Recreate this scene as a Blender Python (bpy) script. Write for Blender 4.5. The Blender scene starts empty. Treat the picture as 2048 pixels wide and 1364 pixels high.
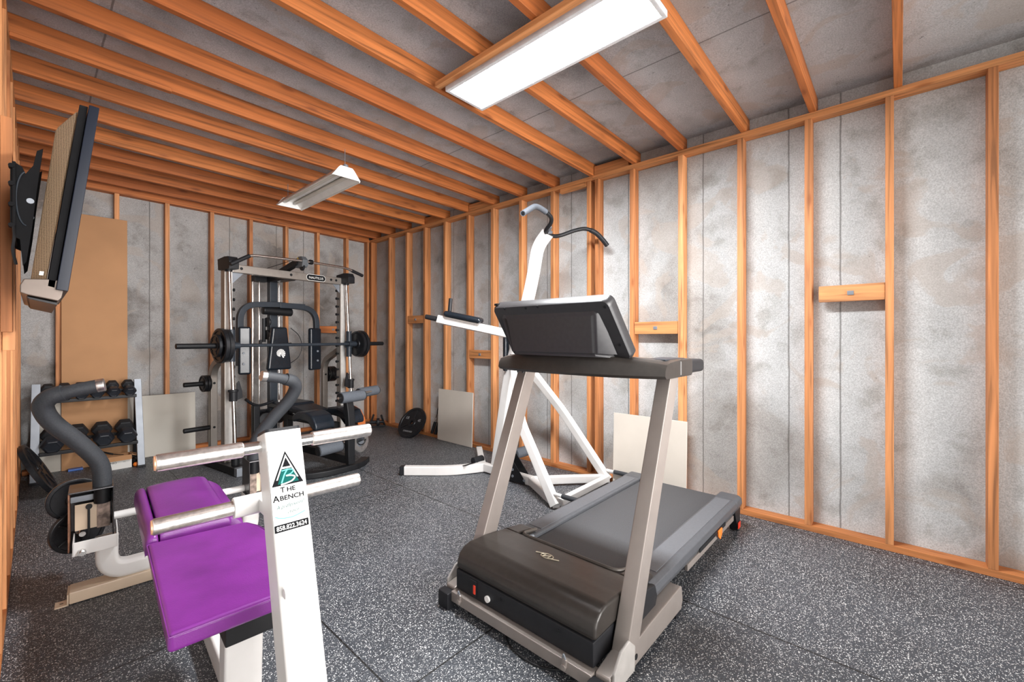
import bpy, bmesh, math, random
from mathutils import Vector, Matrix
random.seed(7)
SC = bpy.context.scene
COL = SC.collection
PI = math.pi
R = math.radians

# ------------------------------------------------------------------ helpers
def V(*a):
    return Vector(a[0] if len(a) == 1 else a)

class MB:
    """collects shapes (in world coordinates, or in `frame`) and links them as ONE mesh object"""
    def __init__(self, frame=None):
        self.bm = bmesh.new(); self.fr = frame or Matrix(); self.mats = []; self.mi = 0
    def mat(self, m):
        if m not in self.mats: self.mats.append(m)
        self.mi = self.mats.index(m); return self
    def _fin(self, verts, faces):
        for v in verts: v.co = self.fr @ v.co
        for f in faces: f.material_index = self.mi; f.smooth = True
    def raw(self, pts, faces):
        vs = [self.bm.verts.new(p) for p in pts]
        fs = []
        for f in faces:
            try: fs.append(self.bm.faces.new([vs[i] for i in f]))
            except ValueError: pass
        self._fin(vs, fs); return self
    def box(self, c, s, rot=None, bev=0.0, seg=2):
        t = bmesh.new()
        bmesh.ops.create_cube(t, size=1.0)
        for v in t.verts: v.co = Vector((v.co.x*s[0], v.co.y*s[1], v.co.z*s[2]))
        if bev: bmesh.ops.bevel(t, geom=list(t.edges), offset=min(bev, min(s)*0.49), segments=seg, affect='EDGES', profile=0.5)
        M = Matrix.Translation(Vector(c)) @ (rot.to_4x4() if rot else Matrix())
        self._merge(t, M); return self
    def _merge(self, t, M):
        t.verts.index_update()
        pts = [M @ v.co for v in t.verts]
        fs = [[v.index for v in f.verts] for f in t.faces]
        t.free(); self.raw(pts, fs)
    def bx(self, x0, x1, y0, y1, z0, z1, bev=0.0, seg=2):
        return self.box(((x0+x1)/2, (y0+y1)/2, (z0+z1)/2), (abs(x1-x0), abs(y1-y0), abs(z1-z0)), None, bev, seg)
    def bar(self, p, q, w, h, up=(0, 0, 1), bev=0.0):
        p, q = Vector(p), Vector(q); d = (q-p); L = d.length; d.normalize()
        s = d.cross(Vector(up))
        if s.length < 1e-4: s = d.cross(Vector((0, 1, 0)))
        s.normalize(); u = s.cross(d)
        M = Matrix((d, s, u)).transposed()
        return self.box((p+q)/2, (L, w, h), M, bev)
    def sweep(self, pts, prof, up=(0, 0, 1), caps=True):
        pts = [Vector(p) for p in pts]; n = len(pts); k = len(prof); up = Vector(up)
        P = []; s_prev = None
        for i in range(n):
            a = pts[max(0, i-1)]; b = pts[min(n-1, i+1)]
            t = (b-a).normalized()
            if s_prev is None:
                s = t.cross(up)
                if s.length < 1e-3: s = t.cross(Vector((0, 1, 0)))
                if s.length < 1e-3: s = t.cross(Vector((1, 0, 0)))
            else:
                s = s_prev - t*s_prev.dot(t)
            s.normalize(); s_prev = s; u = s.cross(t).normalized()
            sc = 1.0
            if 0 < i < n-1:
                c = (pts[i]-a).normalized().dot((b-pts[i]).normalized())
                sc = 1/math.sqrt(max(0.3, (1+c)/2))
            for (x, y) in prof: P.append(pts[i] + s*x*sc + u*y)
        F = []
        for i in range(n-1):
            for j in range(k):
                F.append([i*k+j, i*k+(j+1) % k, (i+1)*k+(j+1) % k, (i+1)*k+j])
        if caps:
            F.append(list(range(k))[::-1]); F.append([(n-1)*k+j for j in range(k)])
        return self.raw(P, F)
    def tube(self, pts, r, seg=16, caps=True):
        return self.sweep(pts, [(r*math.cos(2*PI*i/seg), r*math.sin(2*PI*i/seg)) for i in range(seg)], caps=caps)
    def rect(self, pts, w, h, up=(0, 0, 1), bev=0.006):
        return self.sweep(pts, rrect(w, h, bev), up)
    def cyl(self, p, q, r, r2=None, seg=24, bev=0.0):
        r2 = r if r2 is None else r2
        if bev:
            d = (Vector(q)-Vector(p)); L = d.length
            return self.lathe([(0, 0), (r-bev, 0), (r-bev*.3, bev*.3), (r, bev), (r2, L-bev), (r2-bev*.3, L-bev*.3), (r2-bev, L), (0, L)], p, d, seg)
        d = (Vector(q)-Vector(p)); L = d.length
        return self.lathe([(0, 0), (r, 0), (r2, L), (0, L)], p, d, seg)
    def lathe(self, prof, o, axis, seg=32):
        a = Vector(axis).normalized()
        s = a.cross(Vector((0, 0, 1)))
        if s.length < 1e-3: s = Vector((1, 0, 0))
        s.normalize(); u = a.cross(s); o = Vector(o)
        P = []; ring = []
        for (r, z) in prof:
            if abs(r) < 1e-6:
                ring.append([len(P)]); P.append(o+a*z)
            else:
                ring.append(list(range(len(P), len(P)+seg)))
                for i in range(seg):
                    t = 2*PI*i/seg; P.append(o+a*z+s*r*math.cos(t)+u*r*math.sin(t))
        F = []
        for A, B in zip(ring, ring[1:]):
            for i in range(seg):
                j = (i+1) % seg
                if len(A) == 1 and len(B) == 1: continue
                if len(A) == 1: F.append([A[0], B[j], B[i]])
                elif len(B) == 1: F.append([A[i], A[j], B[0]])
                else: F.append([A[i], A[j], B[j], B[i]])
        return self.raw(P, F)
    def prism(self, poly, depth, M, bev=0.0, seg=2):
        """poly in local x,y extruded along local z from 0 to depth, placed by M"""
        t = bmesh.new()
        vs = [t.verts.new((x, y, 0)) for x, y in poly]
        f = t.faces.new(vs)
        r = bmesh.ops.extrude_face_region(t, geom=[f])
        for v in r['geom']:
            if isinstance(v, bmesh.types.BMVert): v.co.z += depth
        bmesh.ops.recalc_face_normals(t, faces=list(t.faces))
        if bev: bmesh.ops.bevel(t, geom=list(t.edges), offset=bev, segments=seg, affect='EDGES', profile=0.5)
        self._merge(t, M); return self
    def text(self, s, size, M, depth=0.0003, align='CENTER', sx=1.0, shear=0.0, bold=0.0):
        c = bpy.data.curves.new('t', 'FONT'); c.body = s; c.size = size; c.align_x = align; c.extrude = depth; c.shear = shear; c.offset = bold
        c.resolution_u = 3
        o = bpy.data.objects.new('t', c); COL.objects.link(o)
        dg = bpy.context.evaluated_depsgraph_get(); dg.update()
        me = bpy.data.meshes.new_from_object(o.evaluated_get(dg))
        MS = M @ Matrix.Diagonal((sx, 1, 1, 1))
        self.raw([MS @ v.co for v in me.vertices], [list(p.vertices) for p in me.polygons])
        bpy.data.objects.remove(o); bpy.data.curves.remove(c); bpy.data.meshes.remove(me)
        return self
    def build(self, name, m=None, parent=None, smooth=40, sub=0, weld=False):
        if m is not None and not self.mats: self.mats = [m]
        if weld: bmesh.ops.remove_doubles(self.bm, verts=list(self.bm.verts), dist=1e-5)
        bmesh.ops.recalc_face_normals(self.bm, faces=list(self.bm.faces))
        me = bpy.data.meshes.new(name); self.bm.to_mesh(me); self.bm.free()
        for k in self.mats: me.materials.append(k)
        me.set_sharp_from_angle(angle=R(smooth))
        o = bpy.data.objects.new(name, me); COL.objects.link(o)
        if parent is not None:
            o.parent = parent
            W = wmat(parent)
            me.transform(W.inverted())
        wn = o.modifiers.new('weighted_normals', 'WEIGHTED_NORMAL'); wn.keep_sharp = True
        if sub:
            md = o.modifiers.new('subdivision', 'SUBSURF'); md.levels = sub; md.render_levels = sub
        return o

def wmat(o):
    M = o.matrix_basis.copy() if o.type == 'EMPTY' else Matrix()
    return (wmat(o.parent) @ M) if o.parent else M

def rrect(w, h, b, k=3):
    b = min(b, w*.49, h*.49); out = []
    for cx, cy, a0 in ((w/2-b, h/2-b, 0), (-w/2+b, h/2-b, 90), (-w/2+b, -h/2+b, 180), (w/2-b, -h/2+b, 270)):
        for i in range(k+1):
            a = R(a0+90*i/k); out.append((cx+b*math.cos(a), cy+b*math.sin(a)))
    return out

def fillet(pts, r, n=6):
    pts = [Vector(p) for p in pts]; out = [pts[0]]
    for i in range(1, len(pts)-1):
        a, b, c = pts[i-1], pts[i], pts[i+1]
        rr = r[i-1] if isinstance(r, (list, tuple)) else r
        rr = min(rr, (a-b).length*.49, (c-b).length*.49)
        p = b+(a-b).normalized()*rr; q = b+(c-b).normalized()*rr
        for k in range(n+1):
            t = k/n; out.append(p*(1-t)**2+b*2*t*(1-t)+q*t*t)
    out.append(pts[-1]); return out

def smoothpath(pts, n=6):
    pts = [Vector(p) for p in pts]; P = [pts[0]*2-pts[1]]+pts+[pts[-1]*2-pts[-2]]; out = []
    for i in range(1, len(P)-2):
        for k in range(n):
            t = k/n
            out.append(0.5*((2*P[i])+(-P[i-1]+P[i+1])*t+(2*P[i-1]-5*P[i]+4*P[i+1]-P[i+2])*t*t+(-P[i-1]+3*P[i]-3*P[i+1]+P[i+2])*t**3))
    out.append(pts[-1]); return out

def tag(o, label=None, cat=None, group=None, kind=None):
    if label: o['label'] = label
    if cat: o['category'] = cat
    if group: o['group'] = group
    if kind: o['kind'] = kind
    return o

def thing(name, label, cat, loc=(0, 0, 0), rz=0.0, group=None):
    o = bpy.data.objects.new(name, None); COL.objects.link(o)
    o.empty_display_size = 0.05
    o.location = loc; o.rotation_euler = (0, 0, rz)
    o.matrix_basis = Matrix.Translation(Vector(loc)) @ Matrix.Rotation(rz, 4, 'Z')
    return tag(o, label, cat, group)

def copy_tree(o, parent=None):
    c = o.copy(); COL.objects.link(c)
    if parent: c.parent = parent
    for ch in list(o.children): copy_tree(ch, c)
    return c

def struct(name, mb, m=None):
    o = mb.build(name, m); o['kind'] = 'structure'; return o

# ------------------------------------------------------------------ materials
def newmat(name):
    m = bpy.data.materials.new(name); m.use_nodes = True
    nt = m.node_tree; b = nt.nodes['Principled BSDF']
    return m, nt, b
def N(nt, t, **k):
    n = nt.nodes.new(t)
    for a, v in k.items():
        if a.startswith('i_'):
            n.inputs[int(a[2:]) if a[2:].isdigit() else a[2:]].default_value = v
        else: setattr(n, a, v)
    return n
def ramp(nt, stops):
    r = nt.nodes.new('ShaderNodeValToRGB')
    e = r.color_ramp.elements
    while len(e) > 1: e.remove(e[-1])
    e[0].position = stops[0][0]; e[0].color = (*stops[0][1], 1)
    for p, c in stops[1:]:
        x = e.new(p); x.color = (*c, 1)
    return r
def coords(nt, scale=(1, 1, 1), rnd=False):
    tc = N(nt, 'ShaderNodeTexCoord'); mp = N(nt, 'ShaderNodeMapping')
    mp.inputs['Scale'].default_value = scale
    nt.links.new(tc.outputs['Object'], mp.inputs['Vector'])
    if rnd:
        oi = N(nt, 'ShaderNodeObjectInfo'); mu = N(nt, 'ShaderNodeMath', operation='MULTIPLY'); mu.inputs[1].default_value = 37.0
        nt.links.new(oi.outputs['Random'], mu.inputs[0])
        cb = N(nt, 'ShaderNodeCombineXYZ')
        for i in range(3): nt.links.new(mu.outputs[0], cb.inputs[i])
        nt.links.new(cb.outputs[0], mp.inputs['Location'])
    return mp
def mixc(nt, fac, a, b, mode='MIX'):
    m = N(nt, 'ShaderNodeMix', data_type='RGBA', blend_type=mode)
    for s, v in ((0, fac), (6, a), (7, b)):
        if isinstance(v, (float, int)): m.inputs[s].default_value = v
        elif isinstance(v, tuple): m.inputs[s].default_value = (*v, 1)
        else: nt.links.new(v, m.inputs[s])
    return m.outputs[2]
def math_(nt, op, a, b=None, c=None, clamp=False):
    m = N(nt, 'ShaderNodeMath', operation=op); m.use_clamp = clamp
    for i, v in enumerate((a, b, c)):
        if v is None: continue
        if isinstance(v, (float, int)): m.inputs[i].default_value = v
        else: nt.links.new(v, m.inputs[i])
    return m.outputs[0]
def bump(nt, b, h, strength=.3, dist=.01):
    n = N(nt, 'ShaderNodeBump'); n.inputs['Strength'].default_value = strength; n.inputs['Distance'].default_value = dist
    nt.links.new(h, n.inputs['Height']); nt.links.new(n.outputs[0], b.inputs['Normal'])

def plain(name, col, rough=.5, metal=0.0, var=.08, scale=20, bmp=0.0, spec=.5, coat=0.0):
    m, nt, b = newmat(name)
    mp = coords(nt)
    n = N(nt, 'ShaderNodeTexNoise'); n.inputs['Scale'].default_value = scale; n.inputs['Detail'].default_value = 3
    nt.links.new(mp.outputs[0], n.inputs['Vector'])
    lo = tuple(max(0, c*(1-var)) for c in col); hi = tuple(min(1, c*(1+var)) for c in col)
    r = ramp(nt, [(.3, lo), (.7, hi)])
    nt.links.new(n.outputs[0], r.inputs[0]); nt.links.new(r.outputs[0], b.inputs['Base Color'])
    b.inputs['Roughness'].default_value = rough; b.inputs['Metallic'].default_value = metal
    b.inputs['Specular IOR Level'].default_value = spec
    b.inputs['Coat Weight'].default_value = coat
    if bmp: bump(nt, b, n.outputs[0], bmp, .004)
    return m

def wood(name, axis, col=(.66, .27, .085), dark=(.30, .085, .018)):
    m, nt, b = newmat(name)
    sc = [48, 48, 48]; sc[axis] = 1.7
    mp = coords(nt, tuple(sc), True)
    n = N(nt, 'ShaderNodeTexNoise'); n.inputs['Scale'].default_value = 1.0; n.inputs['Detail'].default_value = 5; n.inputs['Distortion'].default_value = .6
    nt.links.new(mp.outputs[0], n.inputs['Vector'])
    lt = tuple(min(1, c*1.22) for c in col)
    r = ramp(nt, [(.30, tuple(c*.45 for c in col)), (.43, tuple(c*.82 for c in col)), (.56, col), (.70, lt)])
    nt.links.new(n.outputs[0], r.inputs[0])
    # knots
    sk = [11, 11, 11]; sk[axis] = 3.2
    mk = coords(nt, tuple(sk), True)
    vo = N(nt, 'ShaderNodeTexVoronoi'); vo.inputs['Scale'].default_value = 1.0
    nt.links.new(mk.outputs[0], vo.inputs['Vector'])
    rk = ramp(nt, [(0, (1, 1, 1)), (.10, (.8, .8, .8)), (.17, (.25, .25, .25)), (.27, (0, 0, 0))])
    nt.links.new(vo.outputs['Distance'], rk.inputs[0])
    c1 = mixc(nt, math_(nt, 'MULTIPLY', rk.outputs[0], .8), r.outputs[0], dark)
    # board to board variation
    oi = N(nt, 'ShaderNodeObjectInfo')
    rr = ramp(nt, [(0, (.76, .66, .58)), (1, (1.14, 1.22, 1.32))])
    nt.links.new(oi.outputs['Random'], rr.inputs[0])
    c2 = mixc(nt, 1.0, c1, rr.outputs[0], 'MULTIPLY')
    nt.links.new(c2, b.inputs['Base Color'])
    b.inputs['Roughness'].default_value = .62
    bump(nt, b, n.outputs[0], .05, .002)
    return m

def concrete(name, seam_axis=None, seams=(), base=(.50, .51, .51), stain=(.37, .36, .345)):
    m, nt, b = newmat(name)
    mp = coords(nt)
    def noise(s, d=6, dist=0):
        n = N(nt, 'ShaderNodeTexNoise'); n.inputs['Scale'].default_value = s; n.inputs['Detail'].default_value = d; n.inputs['Distortion'].default_value = dist
        nt.links.new(mp.outputs[0], n.inputs['Vector']); return n.outputs[0]
    a = noise(1.3, 8, .5); c = noise(6, 9, .3); g = noise(160, 2)
    r1 = ramp(nt, [(.34, stain), (.46, base), (.72, tuple(x*1.12 for x in base))])
    nt.links.new(a, r1.inputs[0])
    r2 = ramp(nt, [(.30, (.74, .725, .70)), (.44, (.97, .97, .97)), (.75, (1.08, 1.08, 1.08))])
    nt.links.new(c, r2.inputs[0])
    col = mixc(nt, 1.0, r1.outputs[0], r2.outputs[0], 'MULTIPLY')
    r3 = ramp(nt, [(.3, (.78, .78, .78)), (.7, (1.16, 1.16, 1.16))])
    nt.links.new(g, r3.inputs[0])
    col = mixc(nt, 1.0, col, r3.outputs[0], 'MULTIPLY')
    vo = N(nt, 'ShaderNodeTexVoronoi'); vo.inputs['Scale'].default_value = 19
    wv = N(nt, 'ShaderNodeTexNoise'); wv.inputs['Scale'].default_value = 45; wv.inputs['Detail'].default_value = 3
    nt.links.new(mp.outputs[0], wv.inputs['Vector'])
    nt.links.new(mixc(nt, .045, mp.outputs[0], wv.outputs['Color'], 'LINEAR_LIGHT'), vo.inputs['Vector'])
    pt_ = N(nt, 'ShaderNodeTexNoise'); pt_.inputs['Scale'].default_value = 2.6; pt_.inputs['Detail'].default_value = 7; pt_.inputs['Distortion'].default_value = 1.2
    nt.links.new(mp.outputs[0], pt_.inputs['Vector'])
    rp_ = ramp(nt, [(.56, (0, 0, 0)), (.60, (1, 1, 1))]); nt.links.new(pt_.outputs[0], rp_.inputs[0])
    col = mixc(nt, math_(nt, 'MULTIPLY', rp_.outputs[0], .45), col, (.43, .37, .32))
    sp = N(nt, 'ShaderNodeSeparateColor'); nt.links.new(vo.outputs['Color'], sp.inputs[0])
    pit = math_(nt, 'MULTIPLY', math_(nt, 'LESS_THAN', vo.outputs['Distance'], .11), math_(nt, 'GREATER_THAN', sp.outputs[0], .70))
    col = mixc(nt, math_(nt, 'MULTIPLY', pit, .6), col, (.10, .095, .09))
    h = math_(nt, 'SUBTRACT', math_(nt, 'ADD', c, math_(nt, 'MULTIPLY', g, .25)), math_(nt, 'MULTIPLY', pit, .5))
    if seams:
        sx = N(nt, 'ShaderNodeSeparateXYZ'); nt.links.new(mp.outputs[0], sx.inputs[0])
        wob = math_(nt, 'MULTIPLY', math_(nt, 'SUBTRACT', c, .5), .012)
        p = math_(nt, 'ADD', sx.outputs[seam_axis], wob)
        tot = None
        for s in seams:
            k = math_(nt, 'LESS_THAN', math_(nt, 'ABSOLUTE', math_(nt, 'SUBTRACT', p, float(s))), .0045)
            tot = k if tot is None else math_(nt, 'MAXIMUM', tot, k)
        col = mixc(nt, math_(nt, 'MULTIPLY', tot, .62), col, (.09, .085, .08))
        h = math_(nt, 'SUBTRACT', h, math_(nt, 'MULTIPLY', tot, .5))
    nt.links.new(col, b.inputs['Base Color'])
    b.inputs['Roughness'].default_value = .85; b.inputs['Specular IOR Level'].default_value = .25
    bump(nt, b, h, .45, .012)
    return m

def rubber_floor():
    m, nt, b = newmat('speckled_rubber')
    mp = coords(nt)
    def specks(scale, thr, keep):
        vo = N(nt, 'ShaderNodeTexVoronoi'); vo.inputs['Scale'].default_value = scale; vo.inputs['Randomness'].default_value = 1
        nt.links.new(mp.outputs[0], vo.inputs['Vector'])
        sp = N(nt, 'ShaderNodeSeparateColor'); nt.links.new(vo.outputs['Color'], sp.inputs[0])
        near = math_(nt, 'LESS_THAN', vo.outputs['Distance'], thr)
        return math_(nt, 'MULTIPLY', near, math_(nt, 'GREATER_THAN', sp.outputs[0], keep))
    s = math_(nt, 'MAXIMUM', specks(105, .26, .55), specks(230, .34, .60))
    n = N(nt, 'ShaderNodeTexNoise'); n.inputs['Scale'].default_value = 170; n.inputs['Detail'].default_value = 3
    nt.links.new(mp.outputs[0], n.inputs['Vector'])
    nb = N(nt, 'ShaderNodeTexNoise'); nb.inputs['Scale'].default_value = 2.2; nb.inputs['Detail'].default_value = 4
    nt.links.new(mp.outputs[0], nb.inputs['Vector'])
    r = ramp(nt, [(.3, (.026, .030, .037)), (.7, (.064, .071, .083))])
    nt.links.new(n.outputs[0], r.inputs[0])
    rb = ramp(nt, [(.3, (.8, .8, .8)), (.7, (1.25, 1.25, 1.25))]); nt.links.new(nb.outputs[0], rb.inputs[0])
    c = mixc(nt, 1.0, r.outputs[0], rb.outputs[0], 'MULTIPLY')
    c = mixc(nt, s, c, (.66, .66, .65))
    sx = N(nt, 'ShaderNodeSeparateXYZ'); nt.links.new(mp.outputs[0], sx.inputs[0])
    X, Y = sx.outputs[0], sx.outputs[1]
    def line(a, v, w=.0035): return math_(nt, 'LESS_THAN', math_(nt, 'ABSOLUTE', math_(nt, 'SUBTRACT', a, v)), w)
    right = math_(nt, 'GREATER_THAN', X, .845); left = math_(nt, 'LESS_THAN', X, .845)
    t = line(X, .845)
    t = math_(nt, 'MAXIMUM', t, line(X, 2.065))
    t = math_(nt, 'MAXIMUM', t, line(X, 3.285))
    for y in (-.53, 1.30, 3.13, 4.96): t = math_(nt, 'MAXIMUM', t, math_(nt, 'MULTIPLY', right, line(Y, y)))
    for y in (.4, 2.2, 4.05): t = math_(nt, 'MAXIMUM', t, math_(nt, 'MULTIPLY', left, line(Y, y)))
    c = mixc(nt, t, c, (.006, .006, .006))
    nt.links.new(c, b.inputs['Base Color'])
    b.inputs['Roughness'].default_value = .42; b.inputs['Specular IOR Level'].default_value = .5
    wv = N(nt, 'ShaderNodeTexVoronoi'); wv.inputs['Scale'].default_value = 60
    nt.links.new(mp.outputs[0], wv.inputs['Vector'])
    h = math_(nt, 'SUBTRACT', math_(nt, 'ADD', n.outputs[0], math_(nt, 'MULTIPLY', wv.outputs['Distance'], .8)), math_(nt, 'MULTIPLY', t, 2.0))
    bump(nt, b, h, .55, .006)
    return m

def weave(name, c1, c2, scale=160, rough=.7):
    m, nt, b = newmat(name)
    mp = coords(nt)
    ch = N(nt, 'ShaderNodeTexVoronoi'); ch.inputs['Scale'].default_value = scale; ch.inputs['Randomness'].default_value = .15
    nt.links.new(mp.outputs[0], ch.inputs['Vector'])
    r = ramp(nt, [(.15, c1), (.5, c2)]); nt.links.new(ch.outputs['Distance'], r.inputs[0])
    nt.links.new(r.outputs[0], b.inputs['Base Color']); b.inputs['Roughness'].default_value = rough
    bump(nt, b, ch.outputs['Distance'], .4, .003)
    return m

def emis(name, col, s):
    m, nt, b = newmat(name)
    b.inputs['Base Color'].default_value = (*col, 1)
    b.inputs['Emission Color'].default_value = (*col, 1); b.inputs['Emission Strength'].default_value = s
    return m

def leather(name, col, rough=.33):
    m, nt, b = newmat(name)
    mp = coords(nt)
    n = N(nt, 'ShaderNodeTexNoise'); n.inputs['Scale'].default_value = 7; n.inputs['Detail'].default_value = 5
    nt.links.new(mp.outputs[0], n.inputs['Vector'])
    r = ramp(nt, [(.25, tuple(c*.75 for c in col)), (.5, col), (.8, tuple(min(1, c*1.3) for c in col))])
    nt.links.new(n.outputs[0], r.inputs[0]); nt.links.new(r.outputs[0], b.inputs['Base Color'])
    n2 = N(nt, 'ShaderNodeTexVoronoi'); n2.inputs['Scale'].default_value = 260
    nt.links.new(mp.outputs[0], n2.inputs['Vector'])
    bump(nt, b, n2.outputs['Distance'], .10, .002)
    b.inputs['Roughness'].default_value = rough
    return m

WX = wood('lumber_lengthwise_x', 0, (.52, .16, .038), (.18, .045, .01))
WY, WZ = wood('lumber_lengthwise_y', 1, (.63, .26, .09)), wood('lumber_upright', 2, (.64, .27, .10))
FLOORM = rubber_floor()
WHITE = plain('white_enamel', (.70, .68, .66), .36, 0, .04, 8, coat=.1)
CREAM = plain('cream_enamel', (.66, .52, .38), .35, 0, .05, 8)
CHROME = plain('chrome', (.80, .78, .76), .16, 1, .05, 30)
BCHROME = plain('brushed_chrome', (.80, .74, .70), .30, 1, .16, 90, .15)
SILVER = plain('silver_paint', (.33, .30, .27), .36, .6, .06, 14)
TSILVER = plain('warm_silver_paint', (.33, .29, .265), .40, .45, .05, 12)
GSTEEL = plain('pale_grey_steel', (.23, .25, .28), .42, .35, .08, 14)
BLACK = plain('black_enamel', (.010, .0105, .012), .42, 0, .15, 20, 0, .3)
SATIN = plain('slate_enamel', (.028, .035, .045), .40, .1, .1, 20, 0, .35)
BPLAS = plain('black_plastic', (.015, .0155, .018), .46, 0, .12, 40, 0, .3)
GPLAS = plain('charcoal_plastic', (.037, .032, .0285), .32, .15, .10, 40, .05)
CPLAS = plain('console_plastic', (.030, .029, .031), .33, .05, .10, 60, .05)
RAIL = plain('grey_rail_plastic', (.075, .079, .088), .42, 0, .08, 60, .08)
RUBB = plain('black_rubber', (.014, .015, .018), .62, 0, .2, 60, .1)
FOAM = plain('black_foam', (.026, .029, .034), .60, 0, .2, 160, .15)
GFOAM = plain('grey_foam', (.085, .095, .112), .85, 0, .2, 200, .25)
IRON = plain('cast_iron', (.016, .017, .020), .34, .3, .25, 50, .15)
BELT = plain('belt_rubber', (.060, .061, .066), .62, 0, .22, 260, .2)
PURPLE = leather('purple_vinyl', (.165, .022, .205), .30)
BVINYL = leather('black_vinyl', (.010, .014, .020), .27)
PAPER = plain('white_paper', (.80, .79, .77), .6, 0, .02, 5, spec=.2)
INK = plain('black_ink', (.006, .0065, .008), .6, spec=.08)
TEAL = plain('teal_ink', (.004, .085, .075), .6, spec=.08)
MATTE = plain('matte_black', (.008, .008, .009), .75, 0, .15, 20, 0, .12)
AQUA = plain('aqua_ink', (.14, .52, .47), .6, spec=.1)
ORANGE = plain('orange_plastic', (.85, .20, .02), .4)
RED = plain('red_switch', (.75, .05, .02), .3)
RUST = plain('rusty_steel', (.24, .115, .07), .6, .5, .5, 40, .2)
BEIGE = plain('beige_board', (.62, .56, .49), .7, 0, .04, 4)
OFFWH = plain('offwhite_board', (.60, .565, .50), .75, 0, .04, 3)
CARD = plain('brown_cardboard', (.50, .265, .125), .78, 0, .07, 3)
MESHB = weave('vented_bronze_plastic', (.055, .035, .018), (.36, .25, .15), 190, .6)
NAVY = plain('gloss_navy_bezel', (.006, .009, .018), .32, 0, .1, 10, spec=.18)
TVSIL = plain('tv_silver', (.115, .09, .075), .40, .5, .1, 20)
REFL = plain('reflector_enamel', (.86, .84, .80), .28, .1, .06, 8)
LAMPT = plain('lamp_glass', (.66, .62, .55), .2, 0, .04, 8)
DIFF = emis('lit_diffuser', (.97, .985, 1.0), 105.0)
BLUE = plain('blue_plastic', (.05, .14, .45), .4)
YEL = plain('yellow_sticker', (.85, .50, .03), .5)

# ------------------------------------------------------------------ the room
XR, YB, XL = 3.345, 5.87, -0.085            # stud faces: right, back, left
SD, SW = 0.089, 0.038                        # stud depth and width
CR, CB, CL = XR+SD+.001, YB+SD+.001, XL-SD-.001
TILT = 0.016
def zt(x): return 2.70+TILT*(XR-x)           # underside of the joists
Y0 = -1.3
CONC_R = concrete('formed_concrete_right', 1, (.28, .56, 1.12, 1.74, 2.33, 2.62, 3.45, 4.06, 4.72, 5.5))
CONC_B = concrete('formed_concrete_back', 0, (.82, 1.56, 2.08, 2.42), (.41, .405, .40), (.20, .18, .165))
CONC_C = concrete('formed_concrete_ceiling', 0, (.25, 2.38), (.46, .47, .48), (.31, .315, .32))
CONC_L = concrete('formed_concrete_left', None, ())
struct('floor', MB().bx(CL-.2, CR+.2, Y0, CB+.2, -.12, 0), FLOORM)
struct('wall_right', MB().bx(CR, CR+.2, Y0, CB+.2, 0, 2.9), CONC_R)
struct('wall_back', MB().bx(CL, CR, CB, CB+.2, 0, 2.9), CONC_B)
struct('wall_left', MB().bx(CL-.2, CL, 1.1, CB+.2, 0, 2.9), CONC_L)
zc = .110
ce = MB(); xa, xb = CL-.2, CR+.2
ce.raw([(x, y, zt(x)+zc+dz) for dz in (0, .2) for (x, y) in ((xa, Y0), (xb, Y0), (xb, CB+.2), (xa, CB+.2))],
       [[0, 1, 2, 3], [4, 5, 6, 7], [0, 1, 5, 4], [1, 2, 6, 5], [2, 3, 7, 6], [3, 0, 4, 7]])
struct('ceiling', ce, CONC_C)

ORD = ['first', 'second', 'third', 'fourth', 'fifth', 'sixth', 'seventh', 'eighth', 'ninth', 'tenth', 'eleventh', 'twelfth', 'thirteenth', 'fourteenth', 'fifteenth', 'sixteenth', 'seventeenth', 'eighteenth']
PB = SW                                      # plate thickness
g = .0006
# bottom and top plates
tag(MB().bx(XR, XR+SD, Y0, YB-.001, 0.0005, PB, .002).build('bottom_plate', WY), 'long wooden bottom plate on the floor along the right wall', 'timber')
tag(MB().bx(-.08, XR-.002, YB, YB+SD, 0.0005, PB, .002).build('bottom_plate', WX), 'wooden bottom plate on the floor under the back wall studs', 'timber')
tag(MB().bx(XL-SD, XL, 1.15, YB-.001, 0.0005, PB, .002).build('bottom_plate', WY), 'wooden bottom plate on the floor along the left wall', 'timber')
ZP = 2.70
tag(MB().bx(XR, XR+SD, Y0, 2.045, ZP-PB, ZP-.0005, .002).build('top_plate', WY), 'near length of wooden top plate over the right wall studs, above the treadmill', 'timber')
tag(MB().bx(XR, XR+SD, 2.047, YB-.001, ZP-PB, ZP-.0005, .002).build('top_plate', WY), 'far length of wooden top plate over the right wall studs, reaching the back corner', 'timber')
def tilted_x(y0, y1, x0, x1, dz0, dz1, m, name):
    b = MB()
    P = [(x, y, zt(x)+dz) for dz in (dz0, dz1) for (x, y) in ((x0, y0), (x1, y0), (x1, y1), (x0, y1))]
    b.raw(P, [[0, 1, 2, 3], [4, 5, 6, 7], [0, 1, 5, 4], [1, 2, 6, 5], [2, 3, 7, 6], [3, 0, 4, 7]])
    bmesh.ops.bevel(b.bm, geom=list(b.bm.edges), offset=.002, segments=1, affect='EDGES')
    return b.build(name, m)
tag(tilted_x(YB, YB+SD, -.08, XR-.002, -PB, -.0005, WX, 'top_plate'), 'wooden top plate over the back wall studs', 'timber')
tag(MB().bx(XL-SD, XL, 1.15, YB-.001, zt(XL)-PB, zt(XL)-.001, .002).build('top_plate', WY), 'wooden top plate over the left wall studs', 'timber')

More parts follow.
